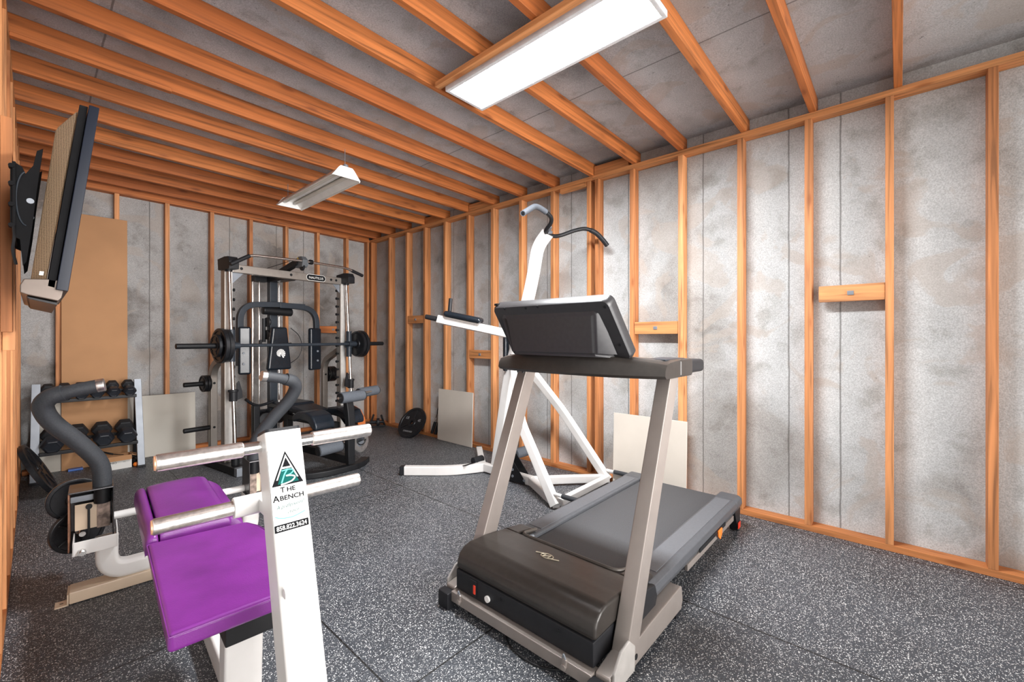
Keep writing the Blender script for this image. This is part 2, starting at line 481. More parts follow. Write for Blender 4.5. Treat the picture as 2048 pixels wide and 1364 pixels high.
# studs
RS = [5.356, 4.928, 4.532, 4.124, 3.707, 3.31, 2.90, 2.493, 2.085, 2.002, 1.666, 1.26, .84, .44, .044, -.363, -.77]
MARKS = {0: 'beside the back corner', 8: 'far half of the doubled pair', 9: 'near half of the doubled pair'}
def stud(mb, label, group):
    return tag(mb.build('wall_stud', WZ), label, 'stud', group)
stud(MB().bx(XR, XR+SD, YB-.045, YB-.007, PB+g, ZP-PB-g, .002), 'wooden corner stud of the right wall touching the back corner', 'studs of the right wall')
k = 0
for i, y in enumerate(RS):
    if i == 8: lab = 'far stud of the doubled pair on the right wall, behind the white tower'
    elif i == 9: lab = 'near stud of the doubled pair on the right wall, behind the white tower'
    elif i > 9: lab = 'wooden stud on the right wall, %s one nearer than the doubled pair' % ORD[i-10]
    else: lab = 'wooden stud on the right wall, %s one out from the back corner stud' % ORD[i]
    if i == 16: continue
    stud(MB().bx(XR, XR+SD, y-SW/2, y+SW/2, PB+g, ZP-PB-g, .002), lab, 'studs of the right wall')
BS = [.148, .554, .958, 1.365, 1.765, 2.177, 2.581, 2.995]
for i, x in enumerate(BS):
    lab = 'wooden stud on the back wall, %s from the left wall' % ORD[i]
    if i == 1: lab += ', behind the brown panel'
    stud(MB().bx(x-SW/2, x+SW/2, YB, YB+SD, PB+g, zt(x)-PB-.0015, .002), lab, 'studs of the back wall')
stud(MB().bx(XR-.045, XR-.007, YB, YB+SD, PB+g, zt(XR)-PB-.0015, .002), 'wooden corner stud of the back wall touching the right wall', 'studs of the back wall')
LS = [5.83, 5.43, 5.02, 4.61, 4.2, 3.8, 3.39, 2.98, 2.57, 2.16, 1.75, 1.34]
for i, y in enumerate(LS):
    if i > 9: continue
    stud(MB().bx(XL-SD, XL, y-SW/2, y+SW/2, PB+g, zt(XL)-PB-.0015, .002), 'wooden stud on the left wall, %s from the back corner' % ORD[i], 'studs of the left wall')
# backing boards the television bracket is screwed to
tag(MB().bx(XL+.001, XL+.030, 2.40, 2.49, 1.27, 2.05, .002).build('backing_board', WZ), 'short upright board screwed to the left wall studs beside the television bracket, nearer one', 'board', 'boards behind the television bracket')
tag(MB().bx(XL+.001, XL+.034, 2.545, 2.635, 1.2, 1.97, .002).build('backing_board', WZ), 'short upright board screwed to the left wall studs beside the television bracket, farther one', 'board', 'boards behind the television bracket')

# joists
JS = [5.726, 5.34, 4.949, 4.553, 4.138, 3.716, 3.297, 2.898, 2.483, 2.055, 1.646, 1.26, .818, .416, .007, -.42]
for i, y in enumerate(JS):
    if i == 15: continue
    lab = 'wooden ceiling joist, %s from the back wall' % ORD[i]
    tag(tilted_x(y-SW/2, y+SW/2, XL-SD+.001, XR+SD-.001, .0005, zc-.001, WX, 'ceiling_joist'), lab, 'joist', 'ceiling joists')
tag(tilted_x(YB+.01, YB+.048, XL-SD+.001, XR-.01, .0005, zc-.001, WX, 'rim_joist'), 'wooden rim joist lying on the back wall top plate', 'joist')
tag(tilted_x(3.2775-.038, 3.2775, XL, .55, -.022, -.001, WX, 'joist_scab'), 'short board nailed under a ceiling joist by the left wall, above the television', 'board')
# blocking on and under the right top plate
for y0, y1, lab in ((1.70, 2.03, 'short wooden block on the right top plate above the doubled studs'), (3.33, 3.69, 'short wooden block on the right top plate, middle one of the three between joists'), (4.19, 4.53, 'short wooden block on the right top plate near the back corner')):
    tag(MB().bx(XR+.004, XR+.042, y0, y1, ZP+.001, ZP+.080, .002).build('blocking', WY), lab, 'block')
tag(MB().bx(XR-.002, XR+.036, 2.11, 2.40, ZP-PB-.044, ZP-PB-.001, .003).build('blocking', WY), 'short wooden scab under the right top plate beside the doubled studs', 'block')
# fire blocks between studs, each with its metal clip
def fireblock(y0, y1, z0, z1, lab, axis='y'):
    t = thing('wall_block', lab, 'block', ((XR+.01, (y0+y1)/2, z0) if axis == 'y' else ((y0+y1)/2, YB+.01, z0)), 0, 'blocks between the studs')
    if axis == 'y':
        MB().bx(XR+.004, XR+.044, y0, y1, z0, z1, .003).build('board', WY, t)
        MB().bx(XR-.002, XR+.006, (y0+y1)/2-.016, (y0+y1)/2+.016, (z0+z1)/2-.014, (z0+z1)/2+.012, .002).cyl((XR-.003, (y0+y1)/2, (z0+z1)/2), (XR+.004, (y0+y1)/2, (z0+z1)/2), .007, seg=10).build('metal_clip', GSTEEL, t)
    else:
        MB().bx(y0, y1, YB+.004, YB+.044, z0, z1, .003).build('board', WX, t)
        MB().bx((y0+y1)/2-.014, (y0+y1)/2+.014, YB-.001, YB+.006, (z0+z1)/2-.012, (z0+z1)/2+.012, .002).build('metal_clip', GSTEEL, t)
fireblock(.064, .384, 1.475, 1.575, 'wooden block with a metal clip between studs on the right wall, nearest and largest one')
fireblock(1.282, 1.644, 1.279, 1.378, 'wooden block with a metal clip on the right wall just right of the treadmill console')
fireblock(3.33, 3.685, 1.013, 1.108, 'wooden block on the right wall left of the treadmill console base')
fireblock(4.552, 4.906, 1.437, 1.538, 'wooden block on the right wall high between studs near the back corner')
fireblock(2.602, 2.973, 1.313, 1.407, 'wooden block on the back wall behind the cable machine', 'x')

# ------------------------------------------------------------------ lights
t = thing('panel_light', 'bright rectangular fluorescent panel light under the ceiling joists', 'ceiling light', (1.757, 1.375, 2.69))
x0, x1, y0, y1, z0, z1 = 1.607, 1.906, .775, 1.975, 2.690, 2.7225
fr = MB()
for a in ((x0, x0+.022, y0, y1), (x1-.022, x1, y0, y1), (x0+.022, x1-.022, y0, y0+.022), (x0+.022, x1-.022, y1-.022, y1)):
    fr.bx(a[0], a[1], a[2], a[3], z0, z1, .003)
fr.bx(x0+.005, x1-.005, y0+.005, y1-.005, z1-.008, z1-.0005)
fr.build('frame', plain('panel_frame', (.75, .75, .76), .4), t)
MB().bx(x0+.022, x1-.022, y0+.022, y1-.022, z0+.004, z0+.010).build('diffuser', DIFF, t)
tag(MB().bx(x0-.062, x0-.024, .95, 1.99, z1-.028, z1+.001, .002).build('mounting_board', WY), 'wooden board under the joists along the left side of the panel light', 'board')

t = thing('shop_light', 'unlit hanging shop light with white reflector under the ceiling joists', 'ceiling light', (1.645, 3.80, 2.55))
sx0, sx1, sy0, sy1, sz = 1.52, 1.738, 3.21, 4.34, 2.50
prof = [(-.111, 0), (-.06, .062), (-.045, .075), (.045, .075), (.06, .062), (.111, 0), (.107, 0), (.055, .058), (.04, .070), (-.04, .070), (-.055, .058), (-.107, 0)]
cxs = (sx0+sx1)/2
b = MB()
P = [(cxs+x, y, sz+z) for y in (sy0, sy1) for x, z in prof]; n = len(prof)
b.raw(P, [[i, (i+1) % n, n+(i+1) % n, n+i] for i in range(n)])
b.bx(cxs-.113, cxs-.108, sy0, sy1, sz-.006, sz+.004).bx(cxs+.108, cxs+.113, sy0, sy1, sz-.014, sz+.004)
b.build('reflector', REFL, t)
for yy, nm in ((sy0-.006, 0), (sy1, 1)):
    e = MB(); M = Matrix(((1, 0, 0, cxs), (0, 0, 1, yy), (0, 1, 0, sz), (0, 0, 0, 1)))
    e.prism([(-.115, -.004), (.115, -.004), (.064, .066), (.048, .082), (-.048, .082), (-.064, .066)], .006, M, .001)
    e.build('end_cap', plain('white_cap%d' % nm, (.86, .86, .85), .35), t)
    l = MB(); l.cyl((cxs, yy+.02, sz+.08), (cxs, yy+.02, sz+.1), .02, seg=12).tube([(cxs, yy+.03, sz+.09), (cxs, yy+.03, zt(cxs)+.0)], .0025, 6)
    l.build('hanger', GSTEEL, t)
for dx in (-.045, .045):
    MB().cyl((cxs+dx, sy0+.03, sz+.038), (cxs+dx, sy1-.03, sz+.038), .0165, seg=16).build('lamp_tube', LAMPT, t)
MB().bx(cxs-.02, cxs+.02, sy0+.02, sy1-.02, sz+.045, sz+.07, .003).build('ballast_cover', REFL, t)

# ------------------------------------------------------------------ television on its bracket
TY = 1.90
def YZ(y):    # local x,y -> world x,z ; local z -> world +y
    return Matrix(((1, 0, 0, 0), (0, 0, 1, y), (0, 1, 0, 0), (0, 0, 0, 1)))
tv = thing('television', 'tilted flat television on the left wall seen edge on, back panel of brown mesh', 'television', (.05, 2.3, 1.4))
MB().prism([(.1145, 1.985), (.1385, 1.984), (.0685, 1.392), (.0425, 1.396)], .80, YZ(TY), .002).build('bezel', NAVY, tv)
MB().prism([(.094, 1.985), (.1135, 1.985), (.0415, 1.400), (.024, 1.405)], .76, YZ(TY+.02), .002).build('back_rim', MATTE, tv)
# bulging back with slanted vented sides
b = MB(); front = [(.092, 1.972), (.022, 1.410)]; back = [(.045, 1.925), (-.010, 1.425)]
P = []
for (f, bk, ya, yb) in ((front, back, TY+.03, TY+.75),):
    P = [(front[0][0], ya, front[0][1]), (front[1][0], ya, front[1][1]), (front[1][0], yb, front[1][1]), (front[0][0], yb, front[0][1]),
         (back[0][0], ya+.09, back[0][1]), (back[1][0], ya+.09, back[1][1]), (back[1][0], yb-.09, back[1][1]), (back[0][0], yb-.09, back[0][1])]
b.raw(P, [[0, 1, 2, 3], [4, 5, 6, 7], [0, 1, 5, 4], [1, 2, 6, 5], [2, 3, 7, 6], [3, 0, 4, 7]])
bmesh.ops.bevel(b.bm, geom=list(b.bm.edges), offset=.006, segments=2, affect='EDGES')
b.build('back_housing', MESHB, tv)
sp = MB(); sp.prism([(-.030, 1.405), (-.022, 1.424), (.030, 1.428), (.0635, 1.424), (.062, 1.408), (.055, 1.372), (.048, 1.362), (-.016, 1.377), (-.030, 1.383)], .70, YZ(TY+.02), .003)
sp.build('speaker_bar', TVSIL, tv)
MB().prism([(-.018, 1.374), (.046, 1.358), (.046, 1.350), (-.012, 1.366)], .66, YZ(TY+.04), .001).build('speaker_grille', BPLAS, tv)
MB().prism([(.008, 1.440), (.017, 1.440), (.0185, 1.452), (.0095, 1.452)], .0015, YZ(TY+.045), .0).build('label_sticker', PAPER, tv)
mt = thing('television_bracket', 'black tilting steel bracket between the left wall and the television', 'bracket', (-.045, 2.2, 1.5))
arm = [(.018, 1.862), (.004, 1.85), (-.004, 1.80), (-.020, 1.77), (-.027, 1.79), (-.042, 1.80), (-.052, 1.792), (-.052, 1.62), (-.047, 1.567), (-.032, 1.56), (-.026, 1.478), (-.018, 1.49), (-.006, 1.60), (.004, 1.72)]
for y in (2.06, 2.34):
    m_ = MB(); m_.prism(arm, .006, YZ(y), .001)
    a = m_.build('tilt_arm', MATTE, mt)
    r = MB()
    for k in range(14):
        pass
    r.tube([(-.018+.022*math.cos(R(100+k*12)), y-.003, 1.69+.085*math.sin(R(100+k*12))) for k in range(15)], .0022, 8)
    r.build('tilt_slot', SATIN, a)
    r = MB(); r.lathe([(0, -.001), (.0085, -.001), (.0085, .003), (0, .003)], (-.010, y-.003, 1.685), (0, 1, 0), 20); r.build('tilt_knob', GSTEEL, a)
MB().bx(-.048, -.040, 2.05, 2.36, 1.57, 1.80, .002).build('wall_plate', MATTE, mt)
for z in (1.60, 1.665, 1.73, 1.785): MB().cyl((-.049, 2.045, z), (-.049, 2.075, z), .007, seg=12).build('hinge', MATTE, mt)
MB().tube(smoothpath([(-.045, 2.05, 1.60), (-.043, 2.03, 1.56), (-.046, 2.04, 1.52), (-.04, 2.06, 1.48)]), .004, 8).build('cable', BLACK, mt)

# ------------------------------------------------------------------ treadmill
tm = thing('treadmill', 'grey and black treadmill with console, standing nearest the right wall', 'treadmill', (2.2, 1.165, 0))
YR, YL = .73, 1.60                             # outer faces of the uprights
LEAN = .42
for ya, yb in ((YR, YR+.062), (YL-.062, YL)):
    b = MB(); z0, z1 = .02, 1.075
    b.prism([(1.385+LEAN*z0, z0), (1.49+LEAN*z0, z0), (1.468+LEAN*z1, z1), (1.375+LEAN*z1, z1)], yb-ya, YZ(ya), .006)
    up_ = b.build('upright', TSILVER, tm)
    yc = ya-.002 if ya < 1 else yb+.002
    c = MB(); c.cyl((1.50, yc, .06), (1.50, yc+(.003 if ya < 1 else -.003), .06), .011, seg=14); c.build('bolt_head', BLACK, up_)
    # base rail on the floor under each upright
    r = MB(); r.prism([(1.30, .022), (1.955, .022), (1.975, .055), (1.965, .120), (1.95, .128), (1.62, .118), (1.40, .10), (1.31, .085)], .058, YZ(ya+.002), .006)
    rl = r.build('base_rail', TSILVER, tm)
    c = MB(); c.bx(1.262, 1.305, ya-.004, yb+.004, .0005, .075, .006); c.build('end_cap', BPLAS, rl)
    MB().bx(1.31, 1.36, ya+.004, yb-.004, .0005, .03, .004).build('foot_pad', BPLAS, rl); MB().bx(1.90, 1.95, ya+.004, yb-.004, .0005, .03, .004).build('foot_pad', BPLAS, rl)
    # pale moulded shroud at the foot of the upright
    s = MB(); s.prism([(1.315, .03), (1.47, .03), (1.475, .12), (1.43, .16), (1.37, .15), (1.32, .10)], .012, YZ(ya-.011 if ya < 1 else yb-.001), .004)
    s.build('foot_shroud', plain('pale_shroud', (.36, .34, .32), .4), rl)
b = MB(); b.bx(1.285, 1.338, YR+.062, YL-.062, .034, .081, .004); b.build('cross_tube', TSILVER, tm)
for y in (.90, 1.475):
    c = MB(); c.box((1.280, y, .070), (.012, .020, .046), Matrix.Rotation(R(12), 3, 'X'), .004).cyl((1.270, y, .062), (1.286, y, .062), .010, seg=12); c.build('latch_bracket', TSILVER, tm)
    c = MB(); c.tube(smoothpath([(1.279, y-.007, .088), (1.276, y, .108), (1.279, y+.007, .088)]), .003, 8); c.build('hook', GSTEEL, tm)
# motor hood: profile in x,z swept over y
hp = [(1.322, .176), (1.318, .19), (1.322, .217), (1.335, .243), (1.362, .264), (1.40, .273), (1.48, .270), (1.60, .258), (1.66, .250), (1.66, .176)]
b = MB(); b.prism(hp, .745, YZ(.795), .012, 3); hood = b.build('motor_hood', GPLAS, tm, 50)
for ya, yb in ((.795, .885), (1.45, 1.54)):
    b = MB(); b.prism([(1.655, .12), (1.655, .251), (1.72, .243), (1.77, .236), (1.80, .222), (1.80, .12)], yb-ya, YZ(ya), .01, 3); b.build('hood_wing', GPLAS, hood, 50)
b = MB(); b.bx(1.314, 1.64, .799, 1.536, .082, .1755, .008); b.build('hood_base', BPLAS, tm)
c = MB(); c.bx(1.3085, 1.315, 1.395, 1.435, .095, .165, .002); sw = c.build('switch_recess', BLACK, tm)
c = MB(); c.bx(1.305, 1.311, 1.398, 1.412, .108, .148, .004); c.build('rocker_switch', RED, sw)
c = MB(); c.cyl((1.306, 1.325, .118), (1.314, 1.325, .118), .014, seg=20); c.build('round_sticker', PAPER, tm)
for (y, z) in ((1.50, .155), (1.25, .145), (.95, .15)): MB().cyl((1.3095, y, z), (1.314, y, z), .006, seg=10).build('screw', BLACK, tm)
b = MB(); b.tube(fillet([(1.80, .889, .224), (1.668, .895, .249), (1.664, 1.44, .249), (1.80, 1.446, .224)], .05, 6), .0075, 10); b.build('hood_rim', plain('hood_rim_plastic', (.10, .088, .078), .4, .1), hood, 60)
# emblem: ring with a stylised stroke and side dashes, lying on the hood
def onhood(x): return .2705-(x-1.48)*.098
e = MB(); EX, EY = 1.545, 1.18
ring = [(EX+.021*math.cos(2*PI*k/40), EY+.031*math.sin(2*PI*k/40), onhood(EX+.021*math.cos(2*PI*k/40))+.0012) for k in range(41)]
e.tube(ring, .0024, 6)
for p, q in (((-.014, .016), (.014, .016)), ((-.014, .016), (.014, -.012)), ((-.014, -.012), (.014, -.012)), ((-.003, .062), (.012, .030)), ((-.012, -.030), (.003, -.064))):
    e.tube([(EX+p[0], EY+p[1], onhood(EX+p[0])+.0012), (EX+q[0], EY+q[1], onhood(EX+q[0])+.0012)], .0022, 6)
e.build('emblem', plain('emblem_gold', (.62, .55, .42), .35, .4), hood)
# deck: belt, side rails, rear caps
b = MB(); b.bx(1.64, 3.07, .90, 1.43, .145, .192, .012); b.build('running_belt', BELT, tm)
b = MB(); b.cyl((1.645, .895, .172), (1.645, 1.435, .172), .022, seg=20); b.build('front_roller', BELT, tm)
b = MB(); b.bx(1.70, 3.00, .86, 1.47, .105, .142, .004); b.build('deck_board', BPLAS, tm)
b = MB(); b.cyl((1.72, 1.445, .205), (1.76, 1.438, .203), .012, seg=14); b.build('roller_guard', GSTEEL, tm)
for sgn in (-1, 1):
    yi = 1.165+sgn*.262; yo = 1.165+sgn*.395
    b = MB(); pr = [(yi, .185), (yi, .206), (yi+sgn*.012, .212), (yo-sgn*.02, .212), (yo, .198), (yo+sgn*.004, .165), (yo-sgn*.012, .128), (yi, .13)]
    M = Matrix(((0, 0, 1, 1.74), (1, 0, 0, 0), (0, 1, 0, 0), (0, 0, 0, 1)))
    b.prism(pr, 1.30, M, .004); rail = b.build('side_rail', RAIL, tm)
    b = MB(); b.bx(1.84, 2.96, min(yi+sgn*.016, yo-sgn*.03), max(yi+sgn*.016, yo-sgn*.03), .2115, .2145, .001); b.build('foot_strip', plain('rail_strip', (.115, .12, .132), .5, 0, .06, 80, .1), rail)
    b = MB(); b.prism([(p[0]+sgn*(.002 if abs(p[0]-yi) > .01 else 0), p[1]+.002) for p in pr], .115, Matrix(((0, 0, 1, 2.985), (1, 0, 0, 0), (0, 1, 0, 0), (0, 0, 0, 1))), .007); ec = b.build('rear_cap', RAIL, tm)
    b = MB(); b.prism([(2.96, .16), (3.085, .16), (3.098, .13), (3.075, .002), (3.035, .002), (3.02, .05), (2.99, .10)], .05, YZ(min(yo-sgn*.055, yo-sgn*.005)), .004); b.build('rear_foot', BPLAS, tm)
    b = MB(); b.bx(2.15, 2.94, min(yo-sgn*.02, yo-sgn*.004), max(yo-sgn*.02, yo-sgn*.004), .098, .131, .003); b.build('frame_rail', TSILVER, tm)
    if sgn < 0:
        c = MB(); c.prism([(-.035, .005), (.035, .005), (.030, -.03), (.0, -.052), (-.03, -.03)], .008, YZ(yo-.012) @ Matrix.Translation((2.62, .150, 0)), .003); c.build('orange_tag', ORANGE, tm)
        c = MB(); c.bx(2.30, 2.74, yo-.0045, yo-.001, .136, .158, .001); c.build('warning_label', BLACK, tm)
        c = MB(); c.bx(3.02, 3.07, yo-.003, yo+.002, .02, .06, .002); c.build('red_reflector', RED, tm)
    # front pivot knuckle between hood and rail
    b = MB(); b.prism([(1.60, .10), (1.75, .10), (1.78, .15), (1.76, .205), (1.66, .225), (1.60, .21)], .06, YZ(yo-.05 if sgn > 0 else yo-.005), .01); b.build('pivot_cover', BPLAS, tm)
b = MB(); b.bx(1.60, 2.9, .93, .97, .09, .105).bx(1.60, 2.9, 1.36, 1.40, .09, .105).bx(1.60, 1.66, .85, 1.48, .08, .12); b.build('under_frame', BPLAS, tm)
# console base: arched front panel with side arms
b = MB(); secs = 15; P = []
for i in range(secs):
    s = -1+2*i/(secs-1); y = 1.165-s*.465
    xf = 1.612+.085*abs(s)**3; xr = 1.90
    ztp = 1.185-.040*abs(s)**2.2; zb = 1.080
    zr = 1.155
    for (x, z) in ((xf+.012, zb), (xf, zb+.012), (xf+.004, ztp-.030), (xf+.02, ztp-.008), (xf+.05, ztp), (xr-.02, zr), (xr, zr-.02), (xr, zb+.015), (xr-.02, zb)):
        P.append((x, y, z))
k = 9; F = [[i*k+j, i*k+(j+1) % k, (i+1)*k+(j+1) % k, (i+1)*k+j] for i in range(secs-1) for j in range(k)]
F += [list(range(k)), [(secs-1)*k+j for j in range(k)]]
b.raw(P, F); cb = b.build('console_base', GPLAS, tm, 35)
for y0, y1 in ((.696, .795), (1.535, 1.634)):
    b = MB(); b.bx(1.855, 2.0, y0, y1, 1.078, 1.156, .012, 3); b.build('arm_moulding', GPLAS, cb)
    b = MB(); b.bx(1.98, 2.20, y0+.014, y1-.014, 1.085, 1.146, .018, 4); b.build('handlebar', BPLAS, tm)
MB().bx(1.76, 1.98, .725, .83, 1.150, 1.158, .003).build('tray', SATIN, cb); MB().bx(1.76, 1.98, 1.50, 1.605, 1.150, 1.158, .003).build('tray', SATIN, cb)
for y in (1.455, 1.49): MB().cyl((1.70, y, 1.067), (1.70, y, 1.081), .006, seg=10).build('base_screw', BLACK, cb)
# console head: slanted panel plus deep back box
def conp(y, s, off):      # s 0 bottom .. 1 top along the slant, off behind the screen towards the camera
    x = 1.700+(1.515-1.700)*s; z = 1.165+(1.410-1.165)*s
    nx, nz = -.798, -.603
    return (x-nx*0+nx*off, y, z+nz*off)
b = MB(); rows = []
out = []
hw0, hw1 = .335, .322
poly = []
def rr_poly(n=5, r=.03):
    pts = []
    for (sy, ss, a0) in ((1, 1, 0), (-1, 1, 90), (-1, 0, 180), (1, 0, 270)):
        for i in range(n+1):
            a = R(a0+90*i/n)
            cy = sy*((hw1 if ss else hw0)-r); cs = (1-r/.307) if ss else r/.307
            pts.append((cy+r*math.cos(a), cs+r*math.sin(a)/.307))
    return pts
pp = rr_poly()
P = []
for off, sh in ((-.030, .012), (-.022, .0), (.012, 0), (.024, .008)):
    for (yy, ss) in pp:
        f = 1-sh/.33
        P.append(conp(1.165+yy*f, .5+(ss-.5)*f, off))
k = len(pp); F = [[i*k+j, i*k+(j+1) % k, (i+1)*k+(j+1) % k, (i+1)*k+j] for i in range(3) for j in range(k)]
F += [list(range(k))[::-1], [3*k+j for j in range(k)]]
b.raw(P, F); head = b.build('console_panel', CPLAS, tm, 50)
b = MB()      # deep box behind the screen, flaring to its base
A = [conp(1.165+sy*w_, s_, .016) for (sy, w_, s_) in ((1, .285, .90), (-1, .275, .90), (-1, .285, .02), (1, .29, .02))]
Bk = [(1.528, 1.165+.262, 1.352), (1.528, 1.165-.235, 1.352), (1.560, 1.165-.225, 1.168), (1.560, 1.165+.245, 1.168)]
b.raw(A+Bk, [[0, 1, 2, 3], [4, 5, 6, 7], [0, 1, 5, 4], [1, 2, 6, 5], [2, 3, 7, 6], [3, 0, 4, 7]])
bmesh.ops.bevel(b.bm, geom=list(b.bm.edges), offset=.016, segments=4, affect='EDGES')
b.build('console_box', CPLAS, head, 60)
for y, s in ((1.40, .965), (1.27, .955), (1.20, .965), (.868, .90), (.865, .28)):
    p = Vector(conp(y, s, .0225)); q = Vector(conp(y, s, .0265)); MB().cyl(p, q, .0065, seg=12).build('screw', BLACK, head)
c = MB(); p = [conp(1.165+sy*.27, s_, -.031) for sy, s_ in ((1, .95), (-1, .95), (-1, .2), (1, .2))]
q = [conp(1.165+sy*.27, s_, -.0325) for sy, s_ in ((1, .95), (-1, .95), (-1, .2), (1, .2))]
c.raw(p+q, [[0, 1, 2, 3], [4, 5, 6, 7], [0, 1, 5, 4], [1, 2, 6, 5], [2, 3, 7, 6], [3, 0, 4, 7]]); c.build('screen', BLACK, head)
c = MB(); c.bx(1.505, 1.53, 1.45, 1.475, 1.405, 1.416, .003); c.build('clip', BLACK, head)
MB().tube(smoothpath([(1.40, .86, .006), (1.29, .98, .006), (1.27, 1.10, .006), (1.30, 1.20, .006), (1.38, 1.26, .006)]), .004, 8).build('power_cord', BLACK, tm)

# ------------------------------------------------------------------ ab bench (purple), frame of its own
AL = R(3.9)
BF = Matrix(((math.cos(AL), math.sin(AL), 0, .345), (-math.sin(AL), math.cos(AL), 0, 0), (0, 0, 1, 0), (0, 0, 0, 1)))
ab = thing('ab_bench', 'white abdominal bench with purple vinyl pads and chromed foot bars in front', 'exercise bench', tuple(BF @ Vector((0, 1.9, 0))))
def B_(): return MB(BF)
# leaning column
def colb(z): return 1.2-(1.012-z)*.33
ca0, ca1 = -.035, .052
b = B_()
dirc = Vector((0, .33, 1)).normalized(); nrm = Vector((0, -1, .33)).normalized()
p0 = Vector(((ca0+ca1)/2, colb(.05), .05))-nrm*.045; p1 = Vector(((ca0+ca1)/2, colb(1.008), 1.008))-nrm*.045
b.sweep([p0, p1], rrect(ca1-ca0, .09, .010, 4), up=nrm); column = b.build('column', WHITE, ab)
b = B_(); b.sweep([p1, p1+dirc*.008], rrect(ca1-ca0-.003, .087, .010, 4), up=nrm); b.build('column_cap', BPLAS, column)
def colM(a, z, off=.0006):      # x along bench width, y up the column, z out of its front face
    o = Vector((a, colb(z), z))+nrm*off
    return BF @ Matrix(((1, dirc.x*0, nrm.x, o.x), (0, dirc.y, nrm.y, o.y), (0, dirc.z, nrm.z, o.z), (0, 0, 0, 1)))
s = MB(); M0 = colM(.006, .868, 0)
s.mat(PAPER); s.prism(rrect(.080, .199, .006), .0006, M0)
s.mat(INK)
def flat(poly, h, d=.0003): s.prism(poly, d, M0 @ Matrix.Translation((0, 0, h)))
flat([(-.037, .010), (.037, .010), (.0, .094)], .0007)
s.mat(PAPER); flat([(-.0262, .0245), (-.0225, .0245), (.0, .078), (.0225, .0245), (.0262, .0245), (.0, .0855)], .0011)
flat([(-.0125, .0500), (.0125, .0500), (.0110, .0545), (-.0110, .0545)], .0013)
s.mat(TEAL); flat([(-.0120, .0485), (.0120, .0485), (.0265, .0140), (-.0230, .0140)], .0010)
def pen(pts, w, h, m):
    s.mat(m); P = [Vector((x, y, 0)) for x, y in smoothpath2(pts)]
    W = []
    for i, p in enumerate(P):
        t = (P[min(i+1, len(P)-1)]-P[max(i-1, 0)]).normalized(); n_ = Vector((-t.y, t.x, 0)); W.append((p+n_*w, p-n_*w))
    pts3 = []; fs = []
    for (l, r_) in W: pts3 += [M0 @ (l+Vector((0, 0, h))), M0 @ (r_+Vector((0, 0, h)))]
    for i in range(len(W)-1): fs.append([2*i, 2*i+1, 2*i+3, 2*i+2])
    s.raw(pts3, fs)
def smoothpath2(pts): return [(p.x, p.y) for p in smoothpath([(x, y, 0) for x, y in pts], 6)]
pen([(.002, .048), (-.006, .036), (-.0145, .016)], .0017, .0017, AQUA)
pen([(-.012, .0455), (.004, .0468), (.015, .0435), (.010, .036), (-.003, .032)], .0014, .0019, AQUA)
pen([(-.003, .032), (.010, .0305), (.0175, .0255), (.010, .0175), (-.004, .0140), (-.0165, .0125)], .0017, .0021, PAPER)
def lettering(txt, size, x, y, m, sx=1.0, shear=0.0, rot=0.0, bold=0.0):
    s.mat(m); s.text(txt, size, M0 @ Matrix.Translation((x, y, .0008)) @ Matrix.Rotation(rot, 4, 'Z'), .0002, 'CENTER', sx, shear, bold)
lettering('T', .0178, -.0135, -.0065, INK, 1.0, bold=.0004); lettering('HE', .0150, .0060, -.0065, INK, 1.1, bold=.0004)
lettering('A', .0215, -.0300, -.0265, INK, 1.0, bold=.0004); lettering('BENCH', .0156, .0068, -.0255, INK, 1.12, bold=.0004)
lettering('A professional', .0125, .001, -.0430, TEAL, .88, .35, R(4)); lettering('choice', .0115, .006, -.0585, TEAL, .88, .35, R(4))
pen([(-.036, -.061), (-.020, -.067), (.005, -.069), (.034, -.062)], .0011, .0012, AQUA)
s.mat(INK); flat(rrect(.079, .0175, .003), .0007) if False else s.prism(rrect(.0785, .0175, .002), .0003, M0 @ Matrix.Translation((0, -.0895, .0007)))
s.mat(PAPER); s.text('858.822.3624', .0150, M0 @ Matrix.Translation((0, -.0945, .0011)), .0002, 'CENTER', .86, 0, .0002)
s.build('sticker', None, column)
# small peg welded on the face
b = B_(); o = Vector((-.006, colb(.652), .652))
b.cyl(o+Vector((-.024, -.016, 0)), o+Vector((.024, -.016, 0)), .0125, seg=18, bev=.003).box(o+Vector((0, -.004, -.004)), (.040, .024, .018)); b.build('peg', WHITE, column)
# chromed foot bars
def footbar(bb, z, nm):
    b = B_(); b.cyl((-.247, bb, z), (.262, bb, z), .0155, seg=20); bar = b.build(nm, CHROME, ab)
    for sg in (-1, 1):
        c = B_(); a0 = .008+sg*.083; a1 = .008+sg*.256
        c.cyl((a0, bb, z), (a1, bb, z), .0195, seg=24, bev=.004); gr = c.build('foot_grip', BCHROME, bar)
        if sg < 0:
            c = B_(); c.cyl((a1+.001, bb, z), (a1-.002, bb, z), .0165, seg=20); c.build('grip_end', plain('copper_end', (.72, .38, .22), .4, .5), gr)
footbar(1.238, .965, 'foot_bar')
footbar(1.315, .795, 'foot_bar')
b = B_(); b.cyl((-.082, 1.315, .795), (.098, 1.315, .795), .027, seg=24, bev=.003).box((.0085, 1.262, .795), (.07, .11, .034), None, .004)
b.build('bar_sleeve', WHITE, column)
